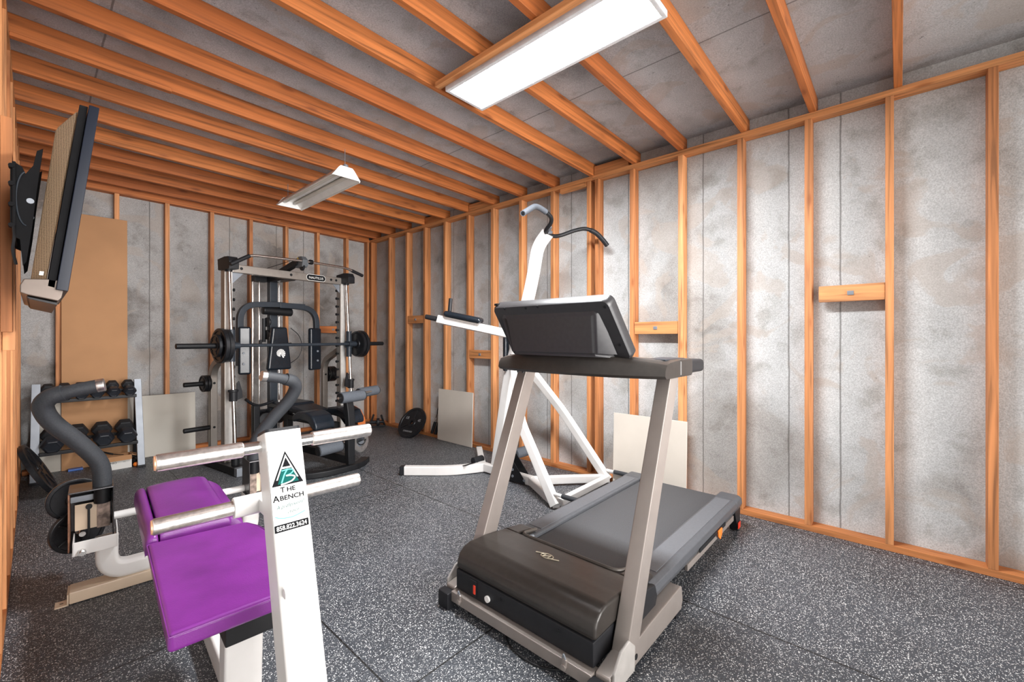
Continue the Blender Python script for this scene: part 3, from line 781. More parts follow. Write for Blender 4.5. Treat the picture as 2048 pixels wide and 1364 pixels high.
# seat
def cushion(m, poly, z0, z1, name, parent, bev=.014, M=None):
    b = MB(); b.prism(poly, z1-z0, (M or BF) @ Matrix.Translation((0, 0, z0)), bev, 4)
    return b.build(name, m, parent, 60)
seat = cushion(PURPLE, [(-.213, 1.37), (.140, 1.37), (.142, 1.86), (.128, 1.95), (.100, 2.015), (-.208, 2.045)], .440, .492, 'seat_pad', ab, .013)
b = B_(); pts = [(-.2105, 1.3675, .486), (.139, 1.3675, .486), (.1435, 1.86, .486), (.1295, 1.951, .486), (.101, 2.0175, .486), (-.2095, 2.0475, .486), (-.2105, 1.3675, .486)]
b.tube(fillet(pts, .014, 3), .0022, 6); b.build('piping', PURPLE, seat)
b = B_(); b.bx(.071, .0735, 1.3655, 1.372, .446, .486, .001); b.build('side_seam', PURPLE, seat)
b = B_(); b.bx(-.080, .085, 1.42, 1.95, .365, .4395, .004); b.build('seat_bracket', BLACK, ab)
b = B_(); b.rect([(-.028, 1.50, .06), (-.028, 1.475, .3645)], .10, .075, (0, -1, 0), .008); b.build('seat_post', WHITE, ab)
# domed back pad behind the seat, folded cover
def strip_pad(prof, b0, b1, rise, thick, name, m, parent):
    """cushion whose top follows prof [(a, z)] across and runs from b0 to b1, rising by `rise`"""
    P = []; n = len(prof); st = [0, .02, .06, .12, .3, .5, .7, .88, .94, .98, 1]; dr = [.022, .009, .003, 0, 0, 0, 0, 0, .003, .009, .022]
    for t, d_ in zip(st, dr):
        for (a, z) in prof: P.append((a, b0+(b1-b0)*t, z+rise*t-d_))
    top = len(P); rows = len(st)
    for k in range(top): P.append((P[k][0], P[k][1], min(P[k][2]-.012, prof[n//2][1]+rise*st[k//n]-thick)))
    F = []
    for j in range(rows-1):
        for i in range(n-1):
            q = [j*n+i, j*n+i+1, (j+1)*n+i+1, (j+1)*n+i]; F.append(q); F.append([x+top for x in q][::-1])
        F.append([j*n, (j+1)*n, top+(j+1)*n, top+j*n]); o_ = n-1; F.append([j*n+o_, (j+1)*n+o_, top+(j+1)*n+o_, top+j*n+o_])
    for i in range(n-1):
        F.append([i, i+1, top+i+1, top+i]); o_ = (rows-1)*n; F.append([o_+i, o_+i+1, top+o_+i+1, top+o_+i])
    b = B_(); b.raw(P, F); return b.build(name, m, parent, 70)
pad = strip_pad([(-.170, .513), (-.167, .519), (-.155, .523), (-.10, .528), (-.03, .530), (.03, .527), (.052, .520), (.060, .512)], 2.075, 2.69, .022, .07, 'back_pad', PURPLE, ab)
strip_pad([(-.214, .470), (-.212, .495), (-.203, .511), (-.190, .517), (-.180, .514), (-.175, .505)], 2.06, 2.70, .022, .075, 'pad_border', PURPLE, pad)
strip_pad([(.062, .505), (.075, .500), (.098, .484), (.112, .470), (.116, .455)], 2.12, 2.66, .022, .07, 'pad_border', PURPLE, pad)
b = B_(); b.bx(-.18, .08, 2.10, 2.60, .425, .449, .004); b.build('pad_board', BLACK, pad)
# frame: spine, stabilisers, yoke that carries the two lever pivots
b = B_(); b.rect([(.008, .84, .055), (.008, 2.86, .055)], .075, .09, bev=.01); b.build('spine_tube', WHITE, ab)
b = B_(); b.rect([(-.05, 2.25, .10), (-.05, 2.25, .424)], .06, .06, (0, 1, 0), .006).rect([(.0, 2.25, .10), (-.05, 2.25, .11)], .06, .06, bev=.006); b.build('pad_post', WHITE, ab)
def stabil(bb, a0, a1):
    b = B_(); b.bx(a0, a1, bb, bb+.105, .003, .058, .006); st = b.build('stabiliser', CREAM, ab)
    for sg, a in ((-1, a0), (1, a1)):
        c = B_(); c.bx(min(a, a+sg*.046), max(a, a+sg*.046), bb-.002, bb+.058, .001, .008, .001).bx(min(a, a+sg*.006), max(a, a+sg*.006), bb-.002, bb+.105, .002, .052, .001)
        c.build('floor_plate', CREAM, st)
        c = B_(); c.bx(min(a+sg*.018, a+sg*.030), max(a+sg*.018, a+sg*.030), bb+.024, bb+.030, .0078, .0086); c.build('bolt_slot', BLACK, st)
stabil(2.85, -.435, .46); stabil(.80, -.30, .32)
b = B_(); b.rect(fillet([(-.305, 2.895, .27), (-.305, 2.895, .095), (.315, 2.895, .095), (.315, 2.895, .27)], .115, 10), .085, .072, (0, 1, 0), .02); b.build('yoke_tube', WHITE, ab)
def lever(sg):
    c0 = .008
    def A(a): return c0+sg*a
    def bx(mb, a0, a1, *r, **k): return mb.bx(min(A(a0), A(a1)), max(A(a0), A(a1)), *r, **k)
    tray = B_(); bx(tray, .275, .430, 2.815, 2.820, .234, .298, bev=.002); bx(tray, .275, .430, 2.82, 2.96, .234, .239, bev=.001); bx(tray, .275, .280, 2.815, 2.96, .234, .325, bev=.001); bx(tray, .425, .430, 2.815, 2.96, .234, .298, bev=.001)
    tr = tray.build('pivot_tray', WHITE, ab)
    c = B_(); c.cyl((A(.398), 2.800, .250), (A(.398), 2.817, .250), .016, seg=8).cyl((A(.398), 2.788, .250), (A(.398), 2.801, .250), .009, seg=12); c.build('pivot_bolt', CHROME, tr)
    x = B_(); bx(x, .288, .445, 2.835, 3.00, .518, .526, bev=.003); bx(x, .288, .293, 2.835, 3.00, .29, .526, bev=.002); bx(x, .288, .445, 2.985, 2.991, .30, .526, bev=.002)
    box = x.build('lever_box', plain('dark_steel_box%d' % sg, (.075, .072, .075), .22, .75, .2, 12), ab)
    c = B_(); bx(c, .440, .446, 2.835, 3.00, .25, .520, bev=.002); c.build('rusty_cheek', RUST, box)
    c = B_(); bx(c, .345, .425, 2.930, 2.936, .315, .440, bev=.001); c.build('pale_plate', CREAM, box)
    c = B_(); bx(c, .300, .348, 2.925, 2.930, .31, .445, bev=.001); c.build('worn_plate', plain('worn_steel%d' % sg, (.24, .18, .15), .4, .6, .6, 35), box)
    c = B_(); bx(c, .372, .381, 2.918, 2.924, .27, .415, bev=.002); c.cyl((A(.376), 2.915, .425), (A(.376), 2.932, .425), .012, seg=12); c.build('lever_pin', BLACK, box)
    c = B_(); bx(c, .292, .440, 2.94, 2.955, .45, .478, bev=.002); c.build('inner_rib', GSTEEL, box)
    c = B_(); c.cyl((A(.328), 2.91, .44), (A(.328), 2.905, .525), .032, seg=20); c.build('arm_socket', BLACK, box)
    pts = [(A(.328), 2.90, .520), (A(.332), 2.89, .60), (A(.352), 2.875, .665), (A(.420), 2.84, .770), (A(.492), 2.80, .868), (A(.519), 2.77, .942), (A(.500), 2.75, .985), (A(.455), 2.74, 1.004)]
    c = B_(); c.tube(smoothpath(pts, 7), .036, 22); h = c.build('padded_arm', FOAM, ab, 60)
    c = B_(); c.tube(smoothpath([(A(.470), 2.742, .996), (A(.42), 2.733, 1.012), (A(.345), 2.722, 1.028)], 5), .0295, 22); c.build('hand_grip', FOAM, h, 60)
    c = B_(); c.cyl((A(.350), 2.7225, 1.027), (A(.322), 2.7195, 1.032), .0305, seg=20, bev=.003); c.build('grip_tape', BCHROME, h)
    p = B_(); p.cyl((A(.40), 2.99, .425), (A(.40), 3.15, .425), .0125, seg=16).cyl((A(.40), 2.99, .275), (A(.40), 3.12, .275), .0125, seg=16); p.build('weight_peg', CHROME, box)
lever(-1); lever(1)
b = B_(); b.cyl((-.28, 2.955, .345), (.296, 2.955, .345), .019, seg=18); b.build('cross_bar', WHITE, ab)

# ------------------------------------------------------------------ weight plates
def plate_mb(b, o, ax, r, w, bore=.0145, ribs=0, rim=.16):
    """o = centre of the near face; ax points away from the viewer's side"""
    b.mat(IRON)
    ri = r*(1-rim); hub = max(bore*2.1, r*.20)
    b.lathe([(bore, 0), (hub, 0), (hub*1.06, w*.06), (hub*1.12, w*.24), (ri*.97, w*.24), (ri, w*.20), (ri+r*.02, 0), (r*.97, 0), (r, w*.10), (r, w*.90), (r*.97, w), (ri+r*.02, w), (ri, w*.8), (ri*.97, w*.76), (hub*1.12, w*.76), (hub*1.06, w*.94), (hub, w), (bore, w), (bore, 0)], o, ax, 48)
def plate(o, ax, r, w, label, group, ribs=0, letters=None, bore=.0145, roll=0.0):
    ax = Vector(ax).normalized(); o = Vector(o)
    t = thing('weight_plate', label, 'weight plate', tuple(o+ax*w/2), 0, group)
    b = MB(); plate_mb(b, o, ax, r, w, bore); d = b.build('disc', None, t, 45)
    if ribs:
        s_ = ax.cross(Vector((0, 0, 1))).normalized(); u_ = s_.cross(ax)
        c = MB()
        for k in range(ribs):
            a = roll+2*PI*k/ribs; dr = s_*math.cos(a)+u_*math.sin(a)
            c.bar(o+ax*w*.18+dr*r*.2, o+ax*w*.18+dr*r*.85, r*.10, w*.32, ax, .003)
        c.build('rib', IRON, t)
    if letters:
        s_ = ax.cross(Vector((0, 0, 1))).normalized(); u_ = s_.cross(ax)
        c = MB(); c.mat(plain('raised_letters', (.42, .43, .45), .35, .5))
        for (txt, a, sz) in letters:
            rd = -(s_*math.cos(a)+u_*math.sin(a)); p = o+ax*(w*.24-.001)+rd*r*.57
            # readable from the near side: x axis = s_, y axis = u_, z = -ax
            M = Matrix(((s_.x, u_.x, -ax.x, p.x), (s_.y, u_.y, -ax.y, p.y), (s_.z, u_.z, -ax.z, p.z), (0, 0, 0, 1)))
            c.text(txt, sz, M @ Matrix.Translation((0, -sz*.35, 0)), .0012)
        c.build('raised_lettering', None, t)
    return t
pk = BF.to_3x3()
plate(BF @ Vector((-.420, 3.10, .425)), pk @ Vector((-.10, 1, .06)), .104, .020, 'dark grey weight plate on the upper rear peg of the purple bench', 'plates on the purple bench')
plate(BF @ Vector((-.405, 3.062, .272)), pk @ Vector((-.40, 1, .05)), .108, .026, 'black weight plate on the lower peg of the purple bench, nearer the floor', 'plates on the purple bench', 5)

# plate leaning on the left wall by the dumbbell rack
nx = Vector((.90, -.06, .44)).normalized(); c0 = Vector((.032, 5.02, .222))
plate(c0, -nx, .222, .036, 'large weight plate leaning on the left wall by the dumbbell rack', 'weight plates leaning on walls', 6, None, .026)
# plate leaning on the right wall
nx = Vector((-.80, -.12, .58)).normalized(); c1 = Vector((3.195, 4.60, .175))
plate(c1, -nx, .208, .034, 'large black weight plate with raised lettering leaning on the right wall', 'weight plates leaning on walls', 3, [('45', R(200), .05), ('LB', R(330), .05), ('STANDARD', R(90), .03)], .026, R(-30))

# ------------------------------------------------------------------ power tower
pt = thing('power_tower', 'white power tower with curved black pull-up bar, behind the treadmill', 'exercise tower', (2.82, 2.4, 0))
b = MB(); b.rect(fillet([(2.83, 2.745, .05), (2.852, 2.595, .96), (2.852, 2.345, 1.70), (2.85, 2.275, 2.02), (2.85, 2.17, 2.118)], [.3, .3, .14], 8), .072, .092, (0, 1, 0), .010); mast = b.build('mast', WHITE, pt)
b = MB(); b.cyl((2.82, 2.205, 2.093), (2.88, 2.205, 2.093), .012, seg=12).box((2.85, 2.165, 2.125), (.05, .05, .045), Matrix.Rotation(R(45), 3, 'X'), .005).tube(smoothpath([(2.84, 2.15, 2.15), (2.86, 2.14, 2.165), (2.875, 2.16, 2.145)]), .005, 8); b.build('bar_clamp', GSTEEL, mast)
barp = [(2.37, 2.03, 2.150), (2.45, 2.045, 2.195), (2.555, 2.06, 2.248), (2.66, 2.055, 2.235), (2.735, 2.05, 2.200), (2.77, 2.08, 2.165), (2.79, 2.14, 2.128), (2.83, 2.165, 2.113), (2.90, 2.15, 2.098), (2.97, 2.12, 2.112), (3.06, 2.05, 2.155), (3.14, 1.99, 2.176), (3.22, 1.94, 2.150), (3.28, 1.905, 2.095), (3.325, 1.885, 2.048)]
sp_ = smoothpath(barp, 6)
b = MB(); b.tube(sp_, .0165, 18); pb = b.build('pull_up_bar', BLACK, pt, 60)
b = MB(); b.tube(sp_[:20], .0215, 18); b.build('grip_sleeve', GFOAM, pb, 60)
b = MB(); b.tube(sp_[-16:], .0205, 18); b.build('grip_sleeve', BPLAS, pb, 60)
# base
b = MB(); b.rect([(2.80, 2.93, .048), (2.79, 2.28, .048)], .055, .075, bev=.008); spine = b.build('spine', WHITE, pt)
for xe, lab in ((2.255, 0), (3.185, 1)):
    s_ = -1 if xe < 2.8 else 1
    ye = 3.345
    b = MB(); b.rect(fillet([(xe, ye, .042), (xe+s_*-.28, 3.02, .042), (2.79, 2.88, .046)], .22, 8), .062, .080, bev=.008); ft = b.build('rear_foot', WHITE, pt)
    d = Vector((xe+s_*-.28-xe, 3.02-ye, 0)).normalized()
    b = MB(); p = Vector((xe, ye, .042)); b.bar(p+d*.002, p-d*.045, .060, .078, bev=.006); b.build('foot_cap', BPLAS, ft)
b = MB(); b.bx(2.60, 2.74, 2.925, 2.95, .0835, .0865); b.build('grip_strip', BLACK, spine)
b = MB()
for x in (2.752, 2.836):
    b.prism([(2.335, .012), (2.66, .012), (2.70, .06), (2.68, .17), (2.575, .25), (2.515, .24), (2.345, .055)], .006, Matrix(((0, 0, 1, x-.003), (1, 0, 0, 0), (0, 1, 0, 0), (0, 0, 0, 1))), .001)
b.build('gusset_plate', BLACK, spine)
for (y, z) in ((2.34, .05), (2.47, .06), (2.47, .115), (2.62, .06), (2.66, .17)): MB().cyl((2.742, y, z), (2.75, y, z), .011, seg=10).build('bolt', GSTEEL, spine)
b = MB(); b.cyl((2.74, 2.96, .095), (2.86, 2.96, .095), .034, seg=20, bev=.006); b.build('roller', BPLAS, spine)
b = MB(); b.cyl((2.88, 2.56, .205), (3.06, 2.56, .205), .046, seg=24, bev=.008); b.build('foam_roll', GFOAM, spine)
for xe in (2.535, 3.29):
    b = MB(); b.rect(fillet([(2.79, 2.30, .048), (2.79+(xe-2.79)*.55, 2.06, .048), (xe, 1.85, .045)], .12, 6), .055, .065, bev=.008); fk = b.build('front_foot', WHITE, pt)
    kx = 2.60 if xe < 2.8 else 3.19
    b = MB(); b.rect(fillet([(xe, 1.86, .03), (kx, 2.26, .585), (2.85+(.03 if xe > 2.8 else -.03), 2.52, 1.10)], .10, 8), .058, .068, (0, 1, 0), .008); b.build('strut', WHITE, pt)
    b = MB(); b.cyl((xe-.02, 1.79, .105), (xe+.02, 1.90, .105), .0, .0) if False else b.cyl((xe, 1.70, .11), (xe, 1.87, .11), .013, seg=14); pg = b.build('push_up_bar', WHITE, pt)
    b = MB(); b.cyl((xe-.0, 1.665, .11), (xe, 1.80, .11), .0175, seg=16, bev=.003); b.build('push_up_grip', FOAM, pg)
b = MB(); b.rect([(2.56, 1.84, .05), (3.27, 1.855, .05)], .05, .05, bev=.006); b.build('front_crossbar', WHITE, pt)
# dip arms with pads and grips
for sg in (-1, 1):
    cx_ = 2.85; tipx = cx_+sg*.45; rootx = cx_+sg*.14
    root = Vector((rootx, 2.44, 1.275)); tip = Vector((tipx, 3.045, 1.412)); d = (tip-root)
    b = MB(); b.rect(fillet([(cx_+sg*.02, 2.47, 1.26), root+d*.12, tip], .1, 6), .058, .070, bev=.008); arm_ = b.build('dip_arm', WHITE, pt)
    dn = d.normalized()
    b = MB(); b.bar(tip, tip+dn*.09, .032, .032, bev=.004); b.cyl(tip+dn*.02, tip+dn*.125, .022, seg=18, bev=.005); b.build('dip_grip', BPLAS, arm_)
    b = MB(); c_ = root+d*.67
    padM = Matrix.Translation(c_+Vector((0, 0, .048)))
    b.bar(c_-dn*.19+Vector((0, 0, .062)), c_+dn*.16+Vector((0, 0, .064)), .115, .052, bev=.022); b.build('forearm_pad', BVINYL, arm_, 60)
    b = MB(); b.bar(c_-dn*.17+Vector((0, 0, .026)), c_+dn*.15+Vector((0, 0, .030)), .09, .010, bev=.002); b.build('pad_plate', TSILVER, arm_)
    b = MB(); q = c_+dn*.12+Vector((sg*.0, .0, .06)); b.cyl(q, q+Vector((.01, .0, .10)), .013, seg=14).cyl(q+Vector((.002, 0, .03)), q+Vector((.0145, 0, .145)), .0175, seg=16, bev=.004); b.build('upright_grip', BPLAS, arm_)
b = MB(); b.bx(2.785, 2.93, 2.590, 2.628, .95, 1.31, .016, 4); b.build('back_pad', BVINYL, pt, 60)
b = MB(); b.bx(2.83, 2.875, 2.53, 2.589, 1.12, 1.2, .004); b.build('pad_bracket', WHITE, pt)

# ------------------------------------------------------------------ smith / cable machine in its own frame
SF = Matrix(((.9887, -.15, 0, 1.27), (.15, .9887, 0, 4.55), (0, 0, 1, 0), (0, 0, 0, 1)))
sm = thing('smith_machine', 'silver and black smith machine with cable tower and seat by the back wall', 'weight machine', tuple(SF @ Vector((.6, .3, 0))))
def S_(): return MB(SF)
CA = .605
def rodb(z): return .0+.13*(z-.14)/1.80
for sg, a in ((-1, -.035), (1, 1.225)):
    # floor rail
    b = S_(); b.bx(a-.055, a+.055, -.13, .80, .004, .075, .008); fr_ = b.build('floor_rail', BLACK, sm)
    b = S_(); b.bx(a-.056, a+.056, -.155, -.10, .002, .079, .006); b.build('rail_cap', GSTEEL, fr_)
    b = S_(); b.cyl((a, .0, .076), (a, .0, .15), .034, seg=20, bev=.004); b.build('rod_foot', BLACK, fr_)
    # guide rod and its stop
    b = S_(); b.cyl((a, rodb(.15), .15), (a, rodb(1.93), 1.93), .0165, seg=20); rod = b.build('guide_rod', CHROME, sm)
    zst = .715
    b = S_(); b.cyl((a, rodb(zst), zst-.055), (a, rodb(zst), zst+.045), .034, seg=20, bev=.004).cyl((a, rodb(zst), zst+.03), (a, rodb(zst), zst+.052), .042, seg=20, bev=.004)
    b.prism([(0, -.05), (.05, -.03), (.045, .03), (.02, .13), (.0, .11)], .02, Matrix(((-sg, 0, 0, a-sg*.03), (0, 0, 1, rodb(zst)-.01), (0, 1, 0, zst), (0, 0, 0, 1))), .003)
    b.build('rod_stop', BPLAS, rod)
    # upright
    ua = a+(.015 if sg < 0 else -.012)
    b = S_(); b.bx(ua-.035, ua+.035, .165, .245, .07, 1.905, .006); upr = b.build('upright', SILVER, sm)
    b = S_(); b.bx(ua-.030, ua+.030, .160, .166, .09, 1.88, .001); b.build('front_plate', plain('pale_plate_paint%d' % sg, (.66, .64, .61), .35, .3), upr)
    for k in range(15):
        z = 1.80-k*.0925
        if z < .3: continue
        c = S_(); i0 = ua+.034 if sg < 0 else ua-.034; dd = .030*(-sg)
        c.cyl((i0, .205, z), (i0+dd, .205, z), .010, seg=10).cyl((i0+dd*.8, .205, z), (i0+dd*1.15, .205, z), .015, seg=12); c.build('rack_peg', BLACK, upr)
    c = S_()
    # top bracket
    c.prism([(.02, 1.885), (.25, 1.885), (.26, 1.99), (.12, 2.005), (.05, 2.0), (.02, 1.955)], .085, Matrix(((0, 0, 1, a-.0425), (1, 0, 0, 0), (0, 1, 0, 0), (0, 0, 0, 1))), .006)
    c.build('top_bracket', BPLAS, sm)
    c = S_(); c.cyl((a, rodb(1.88), 1.868), (a, rodb(1.88), 1.89), .030, seg=18, bev=.004); c.build('rod_collar', BLACK, rod)
    # rear post with storage pegs
    ra = .03 if sg < 0 else 1.262
    c = S_(); c.rect(fillet([(ra, .62, .07), (ra, .62, .955), (ra+(.008 if sg < 0 else -.008), .235, 1.13)], .12, 8), .062, .062, (0, 1, 0), .006); rp = c.build('rear_post', SILVER, sm)
    for z in (.79, .345):
        c = S_(); c.cyl((ra+sg*.03, .62, z), (ra+sg*.25, .62, z), .023, seg=18, bev=.003); c.build('storage_peg', BLACK, rp)
        c = S_(); c.cyl((ra, .585, z), (ra, .592, z), .012, seg=10); c.build('bolt', BLACK, rp)
# crossbeam with name plate
b = S_(); b.bx(.01, 1.20, .16, .225, 1.872, 1.952, .008); beam = b.build('crossbeam', SILVER, sm)
for a in (.09, .58, 1.05, 1.115): S_().cyl((a, .157, 1.915), (a, .161, 1.915), .014, seg=12).build('beam_bolt', BLACK, beam)
np = MB(); MN = SF @ Matrix(((1, 0, 0, .865), (0, 0, -1, .1595), (0, 1, 0, 1.914), (0, 0, 0, 1)))
np.mat(PAPER); np.prism(rrect(.228, .070, .034, 6), .001, MN); np.mat(INK); np.prism(rrect(.220, .062, .030, 6), .0008, MN @ Matrix.Translation((0, 0, .0008)))
np.mat(PAPER); np.text('NAUTILUS', .038, MN @ Matrix.Translation((0, -.0135, .0018)), .0003, 'CENTER', .98)
np.build('name_plate', None, beam)
for sg, a in ((1, .02), (-1, 1.19)):
    b = S_(); b.prism([(0, 0), (.10, 0), (0, -.11)], .004, Matrix(((sg, 0, 0, a), (0, 0, 1, .19), (0, 1, 0, 1.872), (0, 0, 0, 1)))); b.build('gusset', GSTEEL, beam)
# bar with sliding carriages
zb = 1.175; bbr = rodb(zb)-.055
b = S_(); b.cyl((-.02, bbr, zb), (1.21, bbr, zb), .0155, seg=20); bar = b.build('bar', SATIN, sm)
for sg, a in ((-1, -.035), (1, 1.225)):
    b = S_(); b.cyl((a+sg*.045, bbr, zb), (a+sg*.45, bbr, zb), .0235, seg=22, bev=.004); b.build('bar_sleeve', BLACK, bar)
    b = S_(); b.cyl((a, rodb(zb), zb-.15), (a, rodb(zb), zb+.15), .031, seg=22, bev=.003).cyl((a, rodb(zb), zb-.045), (a, rodb(zb), zb+.035), .042, seg=22, bev=.003).cyl((a+sg*.05, bbr, zb), (a-sg*.045, bbr, zb), .030, seg=18, bev=.003)
    b.build('carriage', SATIN, bar)
# tower, boom, pulleys, lat bar
b = S_(); b.bx(CA-.042, CA+.042, .55, .62, .07, 1.94, .006); tower = b.build('cable_tower', SATIN, sm)
b = S_(); b.bx(CA-.06, CA+.06, .22, .62, 1.865, 1.935, .005); b.bx(CA-.19, CA-.06, .58, .66, 1.86, 1.93, .004); b.build('tower_head', BLACK, sm)
b = S_(); b.rect([(CA-.02, .50, 1.925), (CA-.005, .06, 2.045)], .052, .062, bev=.006); boom = b.build('boom', BLACK, sm)
b = S_(); b.prism([(.0, 1.99), (.13, 1.985), (.135, 2.05), (.08, 2.10), (.02, 2.10), (-.02, 2.06)], .055, Matrix(((0, 0, 1, CA-.01), (1, 0, 0, -.02), (0, 1, 0, 0), (0, 0, 0, 1))), .005); b.build('pulley_housing', plain('slate_housing', (.10, .11, .12), .4), boom)
b = S_(); b.lathe([(.006, 0), (.045, 0), (.049, .004), (.041, .011), (.049, .018), (.045, .022), (.006, .022)], (CA+.046, .035, 2.04), (1, 0, 0), 28); b.build('pulley', GSTEEL, boom)
b = S_(); b.prism([(-.035, 2.045), (.0, 2.095), (.035, 2.045)], .001, Matrix(((0, 0, 1, CA-.0115), (1, 0, 0, .06), (0, 1, 0, 0), (0, 0, 0, 1)))); b.build('warning_sticker', YEL, boom)
b = S_(); b.lathe([(.0, 0), (.036, 0), (.040, .004), (.034, .01), (.040, .016), (.036, .02), (0, .02)], (CA+.0, .01, 1.99), (1, 0, 0), 24); b.build('pulley', BPLAS, boom)
b = S_(); lat = [(-.07, -.01, 1.925), (.10, -.01, 2.030), (CA, -.01, 2.050), (1.13, -.01, 2.045), (1.345, -.01, 1.985)]
lf = fillet(lat, .05, 6); b.tube(lf, .0135, 16); lb = b.build('lat_bar', BCHROME, sm, 60)
for p, q in (((-.08, -.01, 1.919), (.085, -.01, 2.021)), ((1.20, -.01, 2.0255), (1.352, -.01, 1.983))):
    b = S_(); b.cyl(p, q, .0185, seg=16, bev=.003); b.build('bar_grip', BPLAS, lb)
b = S_(); b.cyl((CA+.075, -.01, 2.05), (CA+.11, -.01, 2.05), .026, seg=14, bev=.004); b.build('bar_hanger', BLACK, lb)
b = S_(); b.tube([(CA-.18, .60, 1.99), (CA-.15, .45, 1.985), (CA+.0, .06, 2.085)], .003, 6).cyl((CA-.19, .58, 1.97), (CA-.14, .58, 1.97), .022, seg=14); b.build('steel_cable', BLACK, sm)
# weight stack and its rods
for a in (.43, .50, .66, .72):
    b = S_(); b.cyl((a, .66, .12), (a, .66, 1.865), .0125 if a in (.43, .66) else .010, seg=14); b.build('stack_rod', CHROME, sm)
b = S_()
for k in range(9): b.bx(.47, .69, .635, .695, .16+k*.032, .19+k*.032, .003)
b.build('weight_stack', IRON, sm)
b = S_(); b.lathe([(.006, 0), (.07, 0), (.074, .005), (.063, .014), (.074, .023), (.07, .028), (.006, .028)], (.50, .50, .36), (.25, 1, 0), 28)
b.build('lower_pulley', BPLAS, sm)
b = S_(); b.lathe([(.006, 0), (.07, 0), (.074, .005), (.063, .014), (.074, .023), (.07, .028), (.006, .028)], (.66, .50, .37), (-.5, 1, 0), 28); b.build('lower_pulley', BPLAS, sm)
b = S_(); b.cyl((.52, .60, 1.20), (.52, .60, 1.46), .018, seg=12).lathe([(.006, 0), (.05, 0), (.053, .005), (.046, .011), (.053, .017), (.05, .022), (.006, .022)], (.535, .575, 1.42), (1, .2, 0), 24).lathe([(.006, 0), (.05, 0), (.053, .005), (.046, .011), (.053, .017), (.05, .022), (.006, .022)], (.535, .575, 1.28), (1, .2, 0), 24); b.build('pulley_block', BPLAS, sm)
b = S_(); b.tube([(.30, .55, 1.155), (.36, .55, 1.17), (.48, .56, 1.165)], .014, 8).box((.37, .55, 1.17), (.10, .05, .03), None, .004).box((.46, .55, 1.19), (.02, .03, .07), None, .003); b.build('crank_arm', BPLAS, sm)
# butterfly press arms
b = S_(); arch = fillet([(CA-.40, .45, .96), (CA-.40, .45, 1.59), (CA, .45, 1.612)], .17, 10); b.rect(arch, .058, .052, (0, 1, 0), .006); al_ = b.build('press_arm', SATIN, sm)
b = S_(); arch = fillet([(CA, .45, 1.612), (CA+.44, .45, 1.585), (CA+.455, .45, .96)], .17, 10); b.rect(arch, .058, .052, (0, 1, 0), .006); ar_ = b.build('press_arm', SATIN, sm)
b = S_(); b.bx(CA+.0, CA+.29, .418, .482, 1.575, 1.635, .005); b.build('pivot_sleeve', SATIN, sm)
b = S_(); b.cyl((CA-.15, .50, 1.545), (CA+.17, .50, 1.535), .045, seg=20, bev=.012); b.build('pivot_block', BLACK, sm)
for o_, sg, a in ((al_, -1, CA-.375), (ar_, 1, CA+.395)):
    b = S_(); b.box((a, .405, 1.115), (.115 if sg < 0 else .175, .055, .49), Matrix.Rotation(R(sg*18), 3, 'Z'), .022, 4); b.build('press_pad', BVINYL, o_, 60)
    for z in (1.09, .98): S_().cyl((a+sg*.02, .372, z), (a+sg*.02, .38, z), .012, seg=12).build('pad_bolt', GSTEEL, o_)
# back pad with shell emblem
def slab(poly0, poly1, b0, b1): pass
b = S_(); b.prism([(-.135, 0), (.135, 0), (.083, .47), (-.083, .47)], .065, Matrix(((1, 0, 0, CA-.005), (0, 0, -1, .475), (0, 1, .0, .895), (0, 0, 0, 1))), .026, 4); bp = b.build('backrest', BVINYL, sm, 60)
e = MB(); ME = SF @ Matrix(((1, 0, 0, CA-.005), (0, 0, -1, .409), (0, 1, 0, 1.075), (0, 0, 0, 1))); e.mat(PAPER)
for k in range(14):
    a0 = R(-60+k*24); a1 = R(-60+k*24+18); r0 = .058-.0018*k
    r0i = r0*.28
    e.prism([(r0i*math.cos(a0), r0i*math.sin(a0)), (r0*math.cos(a0), r0*math.sin(a0)), (r0*math.cos((a0+a1)/2)*1.02, r0*math.sin((a0+a1)/2)*1.02), (r0*math.cos(a1), r0*math.sin(a1)), (r0i*math.cos(a1), r0i*math.sin(a1))], .0012, ME)
e.prism([(.013*math.cos(R(k*30)), .013*math.sin(R(k*30))) for k in range(12)], .0012, ME)
e.build('shell_emblem', None, bp)
# cable loop seen beside the backrest
b = S_(); b.tube(smoothpath([(.80, .56, 1.36), (.90, .56, 1.27), (.935, .56, 1.14), (.89, .56, 1.02), (.80, .56, .955)], 6), .004, 6).cyl((.70, .55, 1.165), (.80, .55, 1.175), .017, seg=12); b.build('side_cable', BLACK, sm)
# seat and bench
b = S_(); b.rect([(CA, .60, .115), (CA, -.83, .10)], .07, .075, bev=.006); b.build('bench_spine', BLACK, sm)
b = S_(); b.rect([(CA, .26, .14), (CA, .26, .50)], .07, .07, (0, 1, 0), .006).rect([(CA, .50, .40), (CA, -.60, .40)], .06, .06, bev=.006); b.build('seat_frame', BLACK, sm)
b = S_(); b.box((CA, .20, .535), (.30, .40, .075), None, .026, 4); b.build('seat_pad', BVINYL, sm, 60)
b = S_(); b.box((CA-.0, -.12, .505), (.27, .34, .07), Matrix.Rotation(R(7), 3, 'X'), .026, 4); b.build('seat_pad', BVINYL, sm, 60)
for sg in (-1, 1):
    b = S_(); a = CA+sg*.165
    b.prism([(-.28, .44), (-.28, .50), (-.36, .545), (-.50, .555), (-.61, .525), (-.665, .455), (-.67, .40), (-.62, .395), (-.54, .46), (-.40, .47)], .205, Matrix(((0, 0, 1, a-.1025), (1, 0, 0, 0), (0, 1, 0, 0), (0, 0, 0, 1))), .018, 3); b.build('thigh_pad', BVINYL, sm, 60)
